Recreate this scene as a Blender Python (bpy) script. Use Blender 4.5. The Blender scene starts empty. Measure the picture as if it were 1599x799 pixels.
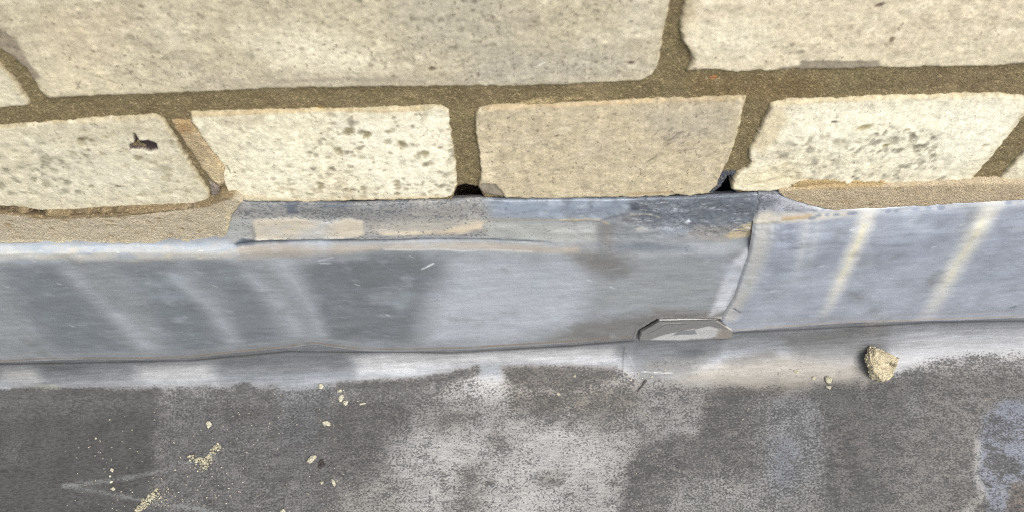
import bpy, math
import numpy as np
from mathutils import Matrix, Vector

# ------------------------------------------------------------------ camera, sky, sun, exposure
SC = bpy.context.scene
F_PX, IMG_W, IMG_H = 1310.0, 1599.0, 799.0
CAM = np.array([0.0, -215.0, 475.0])                    # mm: roof is z = 0, wall face is y = 0
nd = np.array([60.0, 787.0, F_PX]); nd /= np.linalg.norm(nd)      # world down, in (right, down, forward)
Zc = -nd
Xc = np.array([1.0, -0.040, 0.0]); Xc -= Xc.dot(Zc) * Zc; Xc /= np.linalg.norm(Xc)
Yc = np.cross(Zc, Xc)
MC = np.stack([Xc, Yc, Zc], axis=1)                     # camera coords = MC @ world offset

cam_data = bpy.data.cameras.new('camera'); cam = bpy.data.objects.new('camera', cam_data)
SC.collection.objects.link(cam); SC.camera = cam
cam_data.sensor_width = 36.0; cam_data.lens = F_PX / IMG_W * 36.0
cam_data.clip_start = 0.01; cam_data.clip_end = 100.0
right, down, fwd = MC[0], MC[1], MC[2]
mw = Matrix.Identity(4)
for i in range(3):
    mw[i][0] = right[i]; mw[i][1] = -down[i]; mw[i][2] = -fwd[i]; mw[i][3] = CAM[i] * 0.001
cam.matrix_world = mw
cam_data.dof.use_dof = True; cam_data.dof.focus_distance = 0.425; cam_data.dof.aperture_fstop = 13.0

SUN_EL, SUN_AZ = math.radians(52), math.radians(38)     # azimuth from -y (out of the wall) towards +x
world = bpy.data.worlds.new('World'); SC.world = world; world.use_nodes = True
wn, wl = world.node_tree.nodes, world.node_tree.links
bg = wn['Background']; bg.inputs['Strength'].default_value = 0.15
sky = wn.new('ShaderNodeTexSky'); sky.sky_type = 'NISHITA'; sky.sun_disc = False
sky.sun_elevation = SUN_EL; sky.sun_rotation = math.pi - SUN_AZ
sky.dust_density = 4.0; sky.air_density = 1.0
hs = wn.new('ShaderNodeHueSaturation'); hs.inputs['Saturation'].default_value = 0.38
wl.new(sky.outputs[0], hs.inputs['Color']); wl.new(hs.outputs[0], bg.inputs['Color'])
sd = bpy.data.lights.new('sun', 'SUN'); sun = bpy.data.objects.new('sun', sd); SC.collection.objects.link(sun)
sd.energy = 1.25; sd.angle = math.radians(50); sd.color = (1.0, 0.975, 0.94)
sdir = Vector((math.sin(SUN_AZ) * math.cos(SUN_EL), -math.cos(SUN_AZ) * math.cos(SUN_EL), math.sin(SUN_EL)))
sun.rotation_euler = sdir.to_track_quat('Z', 'Y').to_euler()
SC.cycles.use_denoising = False; SC.cycles.use_adaptive_sampling = False; SC.cycles.filter_width = 1.1
vs = SC.view_settings
vs.view_transform = 'Standard'; vs.look = 'None'; vs.gamma = 1.0; vs.use_curve_mapping = False
vs.exposure = 1.04
G_BRICK, G_MORTAR, G_LEAD, G_ROOF = 0.73, 0.72, 0.78, 0.56

# ------------------------------------------------------------------ rays: photo landmark -> point on a real plane (mm)
def ray(px, py):
    d = np.array([(px - 799.5) / F_PX, (py - 399.5) / F_PX, 1.0])
    return MC.T @ d
def hit_y(px, py, Y=0.0):
    d = ray(px, py); t = (Y - CAM[1]) / d[1]; p = CAM + t * d
    return p[0], p[2]
def hit_z(px, py, Z=0.0):
    d = ray(px, py); t = (Z - CAM[2]) / d[2]; p = CAM + t * d
    return p[0], p[1]

# ------------------------------------------------------------------ noise
def _tab(seed):
    r = np.random.RandomState(seed); p = r.permutation(512)
    a = r.rand(512) * 2 * np.pi
    return np.concatenate([p, p]), np.cos(a), np.sin(a)
_TABS = {}
def perlin(x, y, seed=0):
    if seed not in _TABS: _TABS[seed] = _tab(seed)
    p, gx, gy = _TABS[seed]
    x = np.asarray(x, dtype=np.float64); y = np.asarray(y, dtype=np.float64)
    xi = np.floor(x).astype(np.int64); yi = np.floor(y).astype(np.int64)
    xf = x - xi; yf = y - yi
    u = xf * xf * (3 - 2 * xf); v = yf * yf * (3 - 2 * yf)
    xi &= 511; yi &= 511; x1 = (xi + 1) & 511; y1 = (yi + 1) & 511
    def g(ix, iy, dx, dy):
        h = p[p[ix] + iy]
        return gx[h] * dx + gy[h] * dy
    n00 = g(xi, yi, xf, yf); n10 = g(x1, yi, xf - 1, yf)
    n01 = g(xi, y1, xf, yf - 1); n11 = g(x1, y1, xf - 1, yf - 1)
    a = n00 + u * (n10 - n00); b = n01 + u * (n11 - n01)
    return 1.5 * (a + v * (b - a))
def fbm(x, y, oct=4, seed=0, gain=0.5):
    s = 0; a = 1.0; t = 0
    for o in range(oct):
        s = s + a * perlin(x, y, seed + o * 7); t += a * a; a *= gain; x = x * 2.03 + 11.3; y = y * 2.03 + 5.7
    return s / math.sqrt(t)
def sstep(a, b, x):
    t = np.clip((x - a) / (b - a), 0, 1); return t * t * (3 - 2 * t)
def lin(c):
    c = np.clip(np.asarray(c, dtype=np.float64) / 255.0, 0, 1)
    return np.where(c <= 0.04045, c / 12.92, ((c + 0.055) / 1.055) ** 2.4)

# ------------------------------------------------------------------ stains: masks in surface coordinates (mm)
class Paint:
    def __init__(s, x, y, base, to_mm, seed=1, spk=0.0, rough=0.85):
        s.x, s.y = np.asarray(x, float), np.asarray(y, float); s.to = to_mm; n = s.x.size
        s.col = np.tile(np.array(base, float), (n, 1)); s.spk = np.full(n, float(spk)); s.rough = np.full(n, float(rough))
        s.disp = np.zeros(n); s.seed = seed; s._n = {}
    def noise(s, scale, k=0, oct=3, ax=1.0):
        key = (scale, k, oct, ax)
        if key not in s._n: s._n[key] = fbm(s.x / (scale * ax), s.y / scale, oct, s.seed * 31 + k * 101)
        return s._n[key]
    def P(s, pts): return np.array([s.to(a, b) for a, b in pts])
    def _ragged(s, d, rag):
        if rag: d = d + rag * (s.noise(9.0, 3) * 0.6 + s.noise(2.2, 4) * 0.5)
        return d
    def m_poly(s, pts, soft=3.0, rag=1.0):
        q = s.P(pts); n = len(q); x, y = s.x, s.y
        dmin = np.full(x.size, 1e18); inside = np.zeros(x.size, bool)
        for i in range(n):
            ax, ay = q[i]; bx, by = q[(i + 1) % n]; ex, ey = bx - ax, by - ay
            wx, wy = x - ax, y - ay
            t = np.clip((wx * ex + wy * ey) / (ex * ex + ey * ey + 1e-12), 0, 1)
            dmin = np.minimum(dmin, (wx - t * ex) ** 2 + (wy - t * ey) ** 2)
            c = (ay > y) != (by > y)
            if abs(ey) > 1e-12: inside ^= c & (x < ex * (y - ay) / ey + ax)
        d = np.sqrt(dmin) * np.where(inside, -1, 1)
        return 1 - sstep(-soft, soft, s._ragged(d, rag))
    def m_stroke(s, pts, w, soft=1.0, rag=0.3, w1=None, fade=False):
        q = s.P(pts); x, y = s.x, s.y; w1 = w if w1 is None else w1
        seg = np.hypot(*np.diff(q, axis=0).T); cum = np.concatenate([[0], np.cumsum(seg)]); tot = cum[-1]
        best = np.full(x.size, 1e9); al = np.zeros(x.size)
        for i in range(len(q) - 1):
            ax, ay = q[i]; ex, ey = q[i + 1] - q[i]; wx, wy = x - ax, y - ay
            t = np.clip((wx * ex + wy * ey) / (ex * ex + ey * ey + 1e-12), 0, 1)
            d = np.hypot(wx - t * ex, wy - t * ey); m = d < best
            best = np.where(m, d, best); al = np.where(m, (cum[i] + t * seg[i]) / tot, al)
        d = s._ragged(best - (w + (w1 - w) * al) / 2, rag)
        m = 1 - sstep(-soft, soft, d)
        return m * (1 - sstep(0.4, 1.45, al)) if fade else m
    def m_blob(s, c, rx, ry, rot=0, soft=0.4, rag=0.15):
        cx, cy = s.to(*c); a = math.radians(rot); ca, sa = math.cos(a), math.sin(a)
        dx, dy = s.x - cx, s.y - cy
        r = np.hypot((dx * ca + dy * sa) / rx, (-dx * sa + dy * ca) / ry)
        r = r + rag * (s.noise(9.0, 3) + s.noise(2.2, 4))
        return 1 - sstep(1 - soft, 1 + soft, r)
    def put(s, m, col=None, op=1.0, spk=None, rough=None, disp=0.0):
        m = m * op
        if col is not None: s.col += (np.asarray(col, float) - s.col) * m[:, None]
        if spk is not None: s.spk += (spk - s.spk) * m
        if rough is not None: s.rough += (rough - s.rough) * m
        if disp: s.disp += disp * m
        return s
    def poly(s, pts, col=None, soft=3.0, rag=1.0, op=1.0, **k): return s.put(s.m_poly(pts, soft, rag), col, op, **k)
    def stroke(s, pts, w, col=None, soft=1.0, rag=0.3, op=1.0, w1=None, fade=False, **k): return s.put(s.m_stroke(pts, w, soft, rag, w1, fade), col, op, **k)
    def blob(s, c, rx, ry, col=None, rot=0, soft=0.4, rag=0.15, op=1.0, **k): return s.put(s.m_blob(c, rx, ry, rot, soft, rag), col, op, **k)

# ------------------------------------------------------------------ mesh helpers
def make_mesh(name, co_mm, quads, mat, tint=None, spk=None, rough=None):
    me = bpy.data.meshes.new(name); n, m = len(co_mm), len(quads)
    me.vertices.add(n); me.vertices.foreach_set('co', (np.asarray(co_mm) * 0.001).astype(np.float32).ravel())
    k = quads.shape[1]
    me.loops.add(m * k); me.loops.foreach_set('vertex_index', quads.astype(np.int32).ravel())
    me.polygons.add(m); me.polygons.foreach_set('loop_start', np.arange(0, m * k, k, dtype=np.int32))
    me.polygons.foreach_set('use_smooth', np.ones(m, bool))
    if tint is not None:
        a = me.attributes.new('tint', 'FLOAT_COLOR', 'POINT')
        a.data.foreach_set('color', np.concatenate([tint, np.ones((n, 1))], 1).astype(np.float32).ravel())
    for nm, arr in (('speck', spk), ('gloss', rough)):
        if arr is not None:
            a = me.attributes.new(nm, 'FLOAT', 'POINT'); a.data.foreach_set('value', arr.astype(np.float32))
    me.update(calc_edges=True); me.validate(); me.materials.append(mat)
    return me
def link(name, me, parent=None, **props):
    o = bpy.data.objects.new(name, me); SC.collection.objects.link(o)
    if parent: o.parent = parent
    for k, v in props.items(): o[k] = v
    return o
def empty(name, loc=(0, 0, 0), **props):
    o = bpy.data.objects.new(name, None); SC.collection.objects.link(o); o.location = loc
    for k, v in props.items(): o[k] = v
    return o
def grid_quads(nr, nc, flip=False):
    i = np.arange(nr * nc).reshape(nr, nc)
    a, b, c, d = i[:-1, :-1].ravel(), i[:-1, 1:].ravel(), i[1:, 1:].ravel(), i[1:, :-1].ravel()
    return np.stack([a, d, c, b] if flip else [a, b, c, d], 1)

# ------------------------------------------------------------------ materials
class N:
    def __init__(s, name):
        s.m = bpy.data.materials.new(name); s.m.use_nodes = True; s.t = s.m.node_tree
        s.b = s.t.nodes['Principled BSDF']; s.co = s.t.nodes.new('ShaderNodeTexCoord').outputs['Object']
    def node(s, ty, **k):
        n = s.t.nodes.new(ty)
        for a, v in k.items(): setattr(n, a, v)
        return n
    def put(s, a, b): s.t.links.new(a, b)
    def attr(s, n): return s.node('ShaderNodeAttribute', attribute_name=n)
    def mapped(s, sx=1, sy=1, sz=1):
        m = s.node('ShaderNodeMapping'); s.put(s.co, m.inputs['Vector']); m.inputs['Scale'].default_value = (sx, sy, sz); return m.outputs[0]
    def noise(s, scale, detail=3, rough=0.55, vec=None, dist=0.0):
        n = s.node('ShaderNodeTexNoise'); s.put(vec or s.co, n.inputs['Vector'])
        n.inputs['Scale'].default_value = scale; n.inputs['Detail'].default_value = detail
        n.inputs['Roughness'].default_value = rough; n.inputs['Distortion'].default_value = dist
        return n.outputs['Fac']
    def math(s, op, a, b=0.0, c=None, clamp=False):
        n = s.node('ShaderNodeMath', operation=op, use_clamp=clamp)
        for i, v in enumerate((a, b, c)):
            if v is None: continue
            if isinstance(v, (int, float)): n.inputs[i].default_value = v
            else: s.put(v, n.inputs[i])
        return n.outputs[0]
    def rng(s, v, a, b, c=0.0, d=1.0):
        n = s.node('ShaderNodeMapRange'); n.interpolation_type = 'SMOOTHSTEP'
        for nm, x in (('Value', v), ('From Min', a), ('From Max', b), ('To Min', c), ('To Max', d)):
            if isinstance(x, (int, float)): n.inputs[nm].default_value = x
            else: s.put(x, n.inputs[nm])
        return n.outputs[0]
    def mix(s, f, a, b, mode='MIX'):
        n = s.node('ShaderNodeMix', data_type='RGBA', blend_type=mode)
        for i, v in ((0, f), (6, a), (7, b)):
            if isinstance(v, (int, float)): n.inputs[i].default_value = v
            elif isinstance(v, tuple): n.inputs[i].default_value = (*v, 1.0)
            else: s.put(v, n.inputs[i])
        return n.outputs[2]
    def bump(s, h, dist, strength=1.0, normal=None):
        n = s.node('ShaderNodeBump'); s.put(h, n.inputs['Height']); n.inputs['Distance'].default_value = dist; n.inputs['Strength'].default_value = strength
        if normal: s.put(normal, n.inputs['Normal'])
        return n.outputs[0]
    def scale_col(s, col, v):
        n = s.node('ShaderNodeVectorMath', operation='SCALE'); s.put(col, n.inputs[0]); s.put(v, n.inputs['Scale']); return n.outputs[0]

def mat_brick():
    n = N('pale_brick_clay'); t = n.attr('tint').outputs['Color']; sp = n.attr('speck').outputs['Fac']
    fine = n.noise(900, 4, 0.65); v = n.math('MULTIPLY', n.rng(fine, 0.3, 0.7, 0.86, 1.11), n.rng(n.noise(1.0, 4, 0.65, n.mapped(260, 260, 170)), 0.3, 0.7, 0.88, 1.11))
    c = n.scale_col(t, v)
    s1 = n.noise(1.0, 3, 0.6, n.mapped(620, 620, 400)); thr = n.math('MULTIPLY_ADD', sp, -0.24, 0.70)
    m = n.rng(s1, thr, n.math('ADD', thr, 0.09))
    c = n.mix(n.math('MULTIPLY', m, 0.62), c, tuple(lin((112, 98, 80)) * G_BRICK))
    s2 = n.noise(1500, 1, 0.5); m2 = n.rng(s2, 0.70, 0.78)
    c = n.mix(n.math('MULTIPLY', m2, 0.35), c, tuple(lin((90, 80, 66)) * G_BRICK))
    n.put(c, n.b.inputs['Base Color']); n.b.inputs['Roughness'].default_value = 0.92; n.b.inputs['Specular IOR Level'].default_value = 0.25
    h = n.math('SUBTRACT', n.math('ADD', n.noise(420, 4, 0.6), n.noise(1600, 3, 0.6)), m)
    n.put(n.bump(h, 0.0005, 0.36), n.b.inputs['Normal']); return n.m
def mat_mortar():
    n = N('sandy_mortar'); t = n.attr('tint').outputs['Color']; sp = n.attr('speck').outputs['Fac']
    vo = n.node('ShaderNodeTexVoronoi'); n.put(n.co, vo.inputs['Vector']); vo.inputs['Scale'].default_value = 1900
    g = n.node('ShaderNodeSeparateColor'); n.put(vo.outputs['Color'], g.inputs[0])
    v = n.rng(g.outputs[0], 0.0, 1.0, 0.84, 1.14)
    c = n.scale_col(t, v)
    w = n.rng(g.outputs[1], 0.90, 0.93); c = n.mix(n.math('MULTIPLY', w, 0.35), c, tuple(lin((215, 195, 150)) * G_MORTAR))
    k = n.rng(g.outputs[2], 0.86, 0.90); c = n.mix(n.math('MULTIPLY', k, n.math('MULTIPLY_ADD', sp, 0.3, 0.2)), c, tuple(lin((74, 60, 42)) * G_MORTAR))
    n.put(c, n.b.inputs['Base Color']); n.b.inputs['Roughness'].default_value = 0.95; n.b.inputs['Specular IOR Level'].default_value = 0.2
    h = n.math('SUBTRACT', n.noise(700, 4, 0.65), n.math('MULTIPLY', vo.outputs['Distance'], 0.7))
    n.put(n.bump(h, 0.0008, 0.7), n.b.inputs['Normal']); return n.m
def mat_lead(name, dark, metal=0.35, tone=0.10, grain=0.10, scuff=False):
    n = N(name); t = n.attr('tint').outputs['Color']; sp = n.attr('speck').outputs['Fac']; ro = n.attr('gloss').outputs['Fac']
    st = n.noise(1.0, 4, 0.6, n.mapped(90, 900, 900))                  # rolling grain along x
    st2 = n.noise(1.0, 3, 0.6, n.mapped(25, 420, 420))
    v = n.math('ADD', n.rng(st, 0.3, 0.7, 1 - tone, 1 + tone), n.rng(st2, 0.3, 0.7, -tone * 0.7, tone * 0.7))
    gr = n.noise(1.0, 2, 0.6, n.mapped(1700, 2600, 2600)); v = n.math('MULTIPLY', v, n.rng(gr, 0.3, 0.7, 1 - grain, 1 + grain))
    if scuff:
        bl = n.rng(n.noise(1.0, 5, 0.68, n.mapped(70, 240, 240)), 0.57, 0.63); v = n.math('MULTIPLY', v, n.math('MULTIPLY_ADD', bl, 0.06, 1.0))
        sc = n.rng(n.noise(1.0, 2, 0.5, n.mapped(28, 1900, 1900)), 0.655, 0.70); v = n.math('MULTIPLY', v, n.math('MULTIPLY_ADD', sc, 0.16, 1.0))
        pt = n.rng(n.noise(1.0, 3, 0.6, n.mapped(300, 420, 420)), 0.68, 0.72); v = n.math('MULTIPLY', v, n.math('MULTIPLY_ADD', pt, -0.16, 1.0))
    c = n.scale_col(t, v)
    f = n.noise(1.0, 2.5, 0.6, n.mapped(780, 980, 980)); f2 = n.noise(1.0, 3, 0.6, n.mapped(120, 190, 190))
    ff = n.math('ADD', n.math('MULTIPLY', f, 0.74), n.math('MULTIPLY', f2, 0.26))
    thr = n.math('MULTIPLY_ADD', sp, 0.27, 0.355)
    mc = n.rng(n.math('SUBTRACT', thr, ff), -0.042, 0.042)
    fg = n.noise(1.0, 2, 0.6, n.mapped(1300, 1700, 1700)); mf = n.rng(n.math('SUBTRACT', thr, n.math('MULTIPLY_ADD', fg, 0.7, n.math('MULTIPLY', ff, 0.3))), -0.06, 0.06)
    m = n.math('ADD', n.math('MULTIPLY', mc, 0.74), n.math('MULTIPLY', mf, 0.26))
    dv = n.math('MULTIPLY', n.rng(n.noise(60, 3), 0.3, 0.7, 0.85, 1.2), n.rng(n.noise(1.0, 3, 0.7, n.mapped(330, 1100, 1100)), 0.34, 0.66, 0.58, 1.55))
    c = n.mix(n.math('MULTIPLY', m, 0.86), c, n.scale_col(n.mix(0.0, tuple(dark), tuple(dark)), dv))
    n.put(c, n.b.inputs['Base Color']); n.put(n.rng(ro, 0.30, 0.50, 0.62, metal), n.b.inputs['Metallic'])
    r = n.math('ADD', n.math('ADD', ro, n.math('MULTIPLY', m, 0.25)), n.rng(st2, 0.3, 0.7, -0.06, 0.06), clamp=True)
    n.put(r, n.b.inputs['Roughness'])
    h = n.math('SUBTRACT', n.math('ADD', n.math('MULTIPLY', st, 0.6), n.noise(260, 3, 0.6)), n.math('MULTIPLY', m, 0.25))
    n.put(n.bump(h, 0.00022, 0.55), n.b.inputs['Normal']); return n.m
M_BRICK, M_MORTAR = mat_brick(), mat_mortar()
M_FLASH = mat_lead('weathered_lead', lin((84, 88, 92)) * G_LEAD, metal=0.22, tone=0.032, grain=0.06, scuff=True)
M_ROOF = mat_lead('oxidised_roof_lead', lin((76, 76, 75)) * G_ROOF, metal=0.22, tone=0.12, grain=0.20)
def mat_plain(name, rgb, rough=0.8):
    n = N(name); v = n.rng(n.noise(1200, 3, 0.6), 0.3, 0.7, 0.6, 1.4)
    n.put(n.scale_col(n.mix(0.0, tuple(lin(rgb)), tuple(lin(rgb))), v), n.b.inputs['Base Color']); n.b.inputs['Roughness'].default_value = rough
    n.put(n.bump(n.noise(900, 3), 0.0006, 0.7), n.b.inputs['Normal']); return n.m
M_DIRT = mat_plain('dark_dirt', (46, 40, 36)); M_TWIG = mat_plain('dark_splinter_wood', (58, 54, 50))

# ------------------------------------------------------------------ the roof: one lead sheet turned up the wall through a cove
R_COVE, Y_UP = 24.0, -6.0
arc = [(Y_UP - R_COVE * (1 - math.cos(a)), R_COVE * (1 - math.sin(a))) for a in np.linspace(0, math.pi / 2, 25)]
PROF = np.array([(Y_UP, 90.0)] + arc + [(-1600.0, 0.0)])
PSEG = np.hypot(*np.diff(PROF, axis=0).T); PCUM = np.concatenate([[0], np.cumsum(PSEG)])
def roof_mm(px, py):
    d = ray(px, py); best = None
    for i in range(len(PROF) - 1):
        a, b = PROF[i], PROF[i + 1]; e = b - a
        A = np.array([[d[1], -e[0]], [d[2], -e[1]]]); rhs = np.array([a[0] - CAM[1], a[1] - CAM[2]])
        if abs(np.linalg.det(A)) < 1e-9: continue
        t, u = np.linalg.solve(A, rhs)
        if t > 0 and (-9 if i == 0 else -1e-6) <= u <= 1 + 1e-6 and (best is None or t < best[0]): best = (t, CAM[0] + t * d[0], PCUM[i] + u * PSEG[i])
    return best[1], best[2]
def build_roof():
    xs = np.concatenate([np.linspace(-1600, -420, 24)[:-1], np.linspace(-420, -330, 40)[:-1], np.arange(-330, 330, 0.65), np.linspace(330, 420, 40)[1:], np.linspace(420, 1600, 24)[1:]])
    ss = np.concatenate([np.linspace(0, 45, 8)[:-1], np.arange(45, 270, 0.65), np.linspace(270, 360, 45)[1:], np.linspace(360, PCUM[-1], 26)[1:]])
    X, S = np.meshgrid(xs, ss); X = X.ravel(); S = S.ravel()
    Y = np.interp(S, PCUM, PROF[:, 0]); Z = np.interp(S, PCUM, PROF[:, 1])
    p = Paint(X, S, (132, 129, 125), roof_mm, seed=5, spk=0.60, rough=0.56)
    cl = (118, 116, 114)
    # broad patina fields
    p.poly([(-200, 600), (245, 606), (246, 640), (236, 690), (240, 730), (215, 830), (-200, 830)], (92, 91, 89), 4, 2.0, spk=0.76)
    p.poly([(-50, 608), (235, 608), (225, 700), (60, 720), (-50, 690)], (106, 102, 99), 10, 3, op=0.5, spk=0.72)
    p.poly([(245, 605), (470, 600), (500, 700), (520, 830), (250, 830)], (126, 124, 124), 9, 3, op=0.8, spk=0.62)
    p.poly([(335, 612), (430, 604), (440, 640), (380, 660), (320, 640)], (105, 101, 98), 5, 3, op=0.6, spk=0.75)
    p.poly([(445, 585), (555, 585), (520, 640), (500, 700), (450, 690), (440, 630)], (116, 118, 121), 12, 3, op=0.75, spk=0.58)
    p.poly([(530, 600), (700, 590), (640, 690), (560, 760), (500, 740), (510, 660)], (122, 119, 116), 14, 4, spk=0.66)
    p.poly([(745, 572), (785, 590), (1010, 600), (1000, 690), (985, 740), (975, 830), (560, 830), (620, 710), (650, 640), (700, 610)], (176, 174, 171), 14, 4, spk=0.47)
    p.poly([(540, 760), (620, 745), (640, 830), (520, 830)], (165, 162, 157), 6, 4, op=0.7, spk=0.48)
    for c, rx, ry, r in (((770, 600), 20, 12, 30), ((690, 700), 26, 14, 0), ((830, 725), 22, 18, 0), ((905, 735), 16, 16, 20), ((880, 690), 24, 8, 0), ((790, 790), 18, 8, 0), ((930, 700), 14, 9, 0)):
        p.blob(c, rx, ry, (184, 183, 180), r, 0.8, 0.3, 0.8, spk=0.32)
    for c, rx, ry in (((860, 745), 7, 4), ((780, 690), 8, 5), ((735, 745), 8, 7), ((935, 650), 14, 9), ((850, 640), 22, 7), ((700, 655), 14, 8), ((730, 790), 11, 5)):
        p.blob(c, rx, ry, (125, 120, 115), 0, 0.9, 0.5, 0.6, spk=0.66)
    p.poly([(790, 600), (1010, 598), (1000, 640), (900, 640), (800, 635)], (140, 133, 124), 6, 3, op=0.75, spk=0.62)
    p.poly([(1000, 605), (1105, 600), (1095, 680), (1020, 690), (1000, 650)], (158, 156, 153), 7, 3, spk=0.49)
    p.poly([(980, 725), (1005, 695), (1050, 681), (1092, 686), (1106, 608), (1180, 604), (1340, 610), (1345, 830), (955, 830), (975, 770)], (126, 123, 120), 3.0, 1.5, spk=0.68)
    p.poly([(1045, 760), (1120, 735), (1180, 760), (1180, 830), (1040, 830)], (158, 157, 154), 10, 4, op=0.8, spk=0.48)
    p.poly([(1195, 612), (1295, 612), (1300, 700), (1275, 760), (1190, 790), (1185, 700)], (150, 151, 154), 12, 4, op=0.8, spk=0.56)
    p.poly([(1205, 680), (1245, 690), (1240, 770), (1210, 790)], (122, 126, 134), 6, 3, op=0.7, spk=0.45)
    p.poly([(1195, 770), (1330, 760), (1330, 830), (1195, 830)], (150, 149, 147), 8, 4, op=0.6, spk=0.5)
    p.poly([(1292, 600), (1365, 590), (1480, 560), (1500, 585), (1420, 620), (1400, 700), (1390, 830), (1290, 830), (1300, 700)], (110, 108, 106), 10, 3, op=0.7, spk=0.66)
    p.poly([(1300, 660), (1345, 665), (1340, 740), (1300, 730)], (112, 104, 100), 10, 3, op=0.5)
    p.poly([(1420, 615), (1452, 605), (1462, 640), (1440, 660), (1415, 650)], (152, 152, 155), 5, 3, op=0.7, spk=0.48)
    p.poly([(1450, 575), (1620, 560), (1620, 640), (1530, 650), (1525, 740), (1535, 830), (1400, 830), (1420, 690)], (134, 130, 126), 8, 3, op=0.85, spk=0.55)
    p.poly([(1535, 655), (1552, 632), (1575, 622), (1660, 615), (1700, 830), (1545, 830), (1540, 775), (1522, 745), (1528, 690)], (138, 142, 153), 2.0, 2.4, spk=0.42)
    p.blob((1563, 725), 9, 6, (125, 124, 128), 0, 0.3, 0.35, 1.0, spk=0.78)
    p.blob((1560, 670), 8, 9, (130, 132, 142), 0, 0.4, 0.35, 0.9, spk=0.66)
    p.poly([(1578, 755), (1640, 745), (1660, 830), (1568, 830)], (128, 118, 110), 2, 2, spk=0.62)
    p.stroke([(1527, 690), (1524, 740), (1537, 770), (1510, 800)], 3.5, (178, 175, 168), 2, 1.2, 0.7, spk=0.35)
    # clean cove between upstand and flat, ragged below, its sky highlights painted pale
    edge = [(-2000, 676), (-300, 608), (0, 608), (120, 604), (240, 603), (320, 600), (400, 601), (470, 604), (545, 594), (650, 589), (742, 573), (752, 590), (782, 590), (788, 572), (860, 572), (960, 573), (1000, 584), (1060, 596), (1190, 590), (1350, 590), (1420, 570), (1480, 552), (1599, 548), (1900, 536), (3600, 468)]
    top = [(3600, 370), (1900, 440), (-300, 500), (-2000, 570)]
    p.poly(edge + top, (164, 167, 171), 4.5, 1.6, spk=-0.15, rough=0.36)
    p.poly([(540, 552), (740, 550), (960, 540), (965, 566), (860, 568), (760, 566), (650, 584), (560, 588)], (220, 221, 222), 5, 1.5, op=0.9, rough=0.40)
    p.poly([(215, 572), (330, 566), (335, 592), (250, 597), (215, 592)], (220, 220, 219), 8, 1.5, op=0.9, rough=0.44)
    p.poly([(1400, 512), (1620, 505), (3200, 440), (3200, 470), (1620, 535), (1500, 545), (1420, 552), (1390, 535)], (180, 182, 186), 7, 2.0, op=0.85, rough=0.42)
    p.poly([(1395, 535), (1480, 532), (1620, 525), (3200, 460), (3200, 495), (1620, 560), (1470, 566), (1400, 585)], (158, 159, 161), 5, 2, op=0.8, rough=0.55)
    p.poly([(0, 574), (60, 574), (60, 596), (0, 598)], (212, 212, 210), 6, 1.5, op=0.85, rough=0.44)
    p.poly([(1140, 525), (1240, 520), (1210, 545), (1080, 575), (1090, 560), (1130, 545)], (172, 176, 182), 4, 1.5, op=0.7)
    g = p.noise(1.6, 9, 2, 3.0)
    m = p.m_stroke([(530, 602), (600, 599), (650, 597), (700, 589), (742, 577)], 4, 3.0, 2.2); p.put(m, (100, 93, 87), 0.8, spk=0.88)
    p.poly([(784, 573), (830, 570), (890, 572), (960, 575), (965, 590), (890, 606), (800, 602), (790, 590)], (98, 90, 82), 3.5, 1.8, op=0.85, spk=0.68)
    m = p.m_stroke([(-20, 611), (60, 607), (110, 610), (160, 609)], 3, 1.2, 1.2); p.put(m, (88, 80, 74), 0.6, spk=0.95)
    m = p.m_stroke([(220, 618), (245, 612)], 6, 1.5, 1.0); p.put(m, (88, 80, 76), 0.7, spk=0.9)
    p.blob((380, 605), 5, 3, (80, 76, 72), 0, 0.6, 0.4, 0.8, spk=0.9)
    # dirt on the cove
    p.poly([(320, 560), (440, 552), (450, 600), (340, 606)], (126, 130, 133), 14, 2, op=0.4, rough=0.45)
    p.poly([(440, 548), (560, 545), (550, 596), (440, 604)], (134, 138, 142), 14, 2, op=0.4, rough=0.42)
    p.poly([(60, 566), (130, 568), (120, 580), (70, 578)], (116, 120, 124), 9, 1, op=0.45)
    p.blob((75, 604), 7, 2.2, (165, 168, 150), 0, 0.5, 0.3, 0.7)
    p.blob((8, 602), 4, 3, (185, 188, 192), 0, 0.5, 0.3, 0.8)
    p.blob((20, 705), 6, 8, (135, 135, 136), 0, 0.8, 0.2, 0.5, spk=0.5)
    # dark line tucked behind the flashing edge
    p.stroke([(-100, 569), (140, 566), (300, 562), (450, 548), (540, 549), (700, 550), (900, 539), (990, 531)], 2.0, (88, 88, 88), 1.2, 0.2, 0.7)
    p.stroke([(1145, 519), (1250, 514), (1450, 503), (1620, 500)], 2.0, (88, 90, 96), 1.2, 0.2, 0.7)
    # dark patch below the clip, beige wash mark, dark smudge
    p.poly([(991, 528), (1140, 526), (1125, 556), (1070, 580), (1000, 592), (985, 575)], (118, 121, 124), 4.0, 1.0, op=0.8, spk=0.0, rough=0.60)
    p.poly([(1010, 560), (1110, 550), (1080, 592), (1000, 600)], (124, 124, 122), 5, 2, op=0.8, rough=0.60, spk=0.2)
    p.blob((1080, 548), 9, 4, (92, 96, 101), 0, 0.7, 0.2, 0.7)
    p.poly([(1045, 596), (1085, 580), (1120, 568), (1185, 556), (1250, 554), (1340, 562), (1368, 588), (1345, 604), (1290, 604), (1230, 612), (1150, 604)], (150, 145, 135), 4.5, 1.5, op=0.9, spk=0.05, rough=0.58)
    p.poly([(1130, 562), (1210, 545), (1215, 560), (1140, 572)], (120, 118, 115), 3, 1, op=0.7)
    p.poly([(1215, 525), (1330, 512), (1350, 545), (1320, 572), (1245, 560)], (118, 118, 117), 5, 1.5, op=0.75, rough=0.5)
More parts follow.
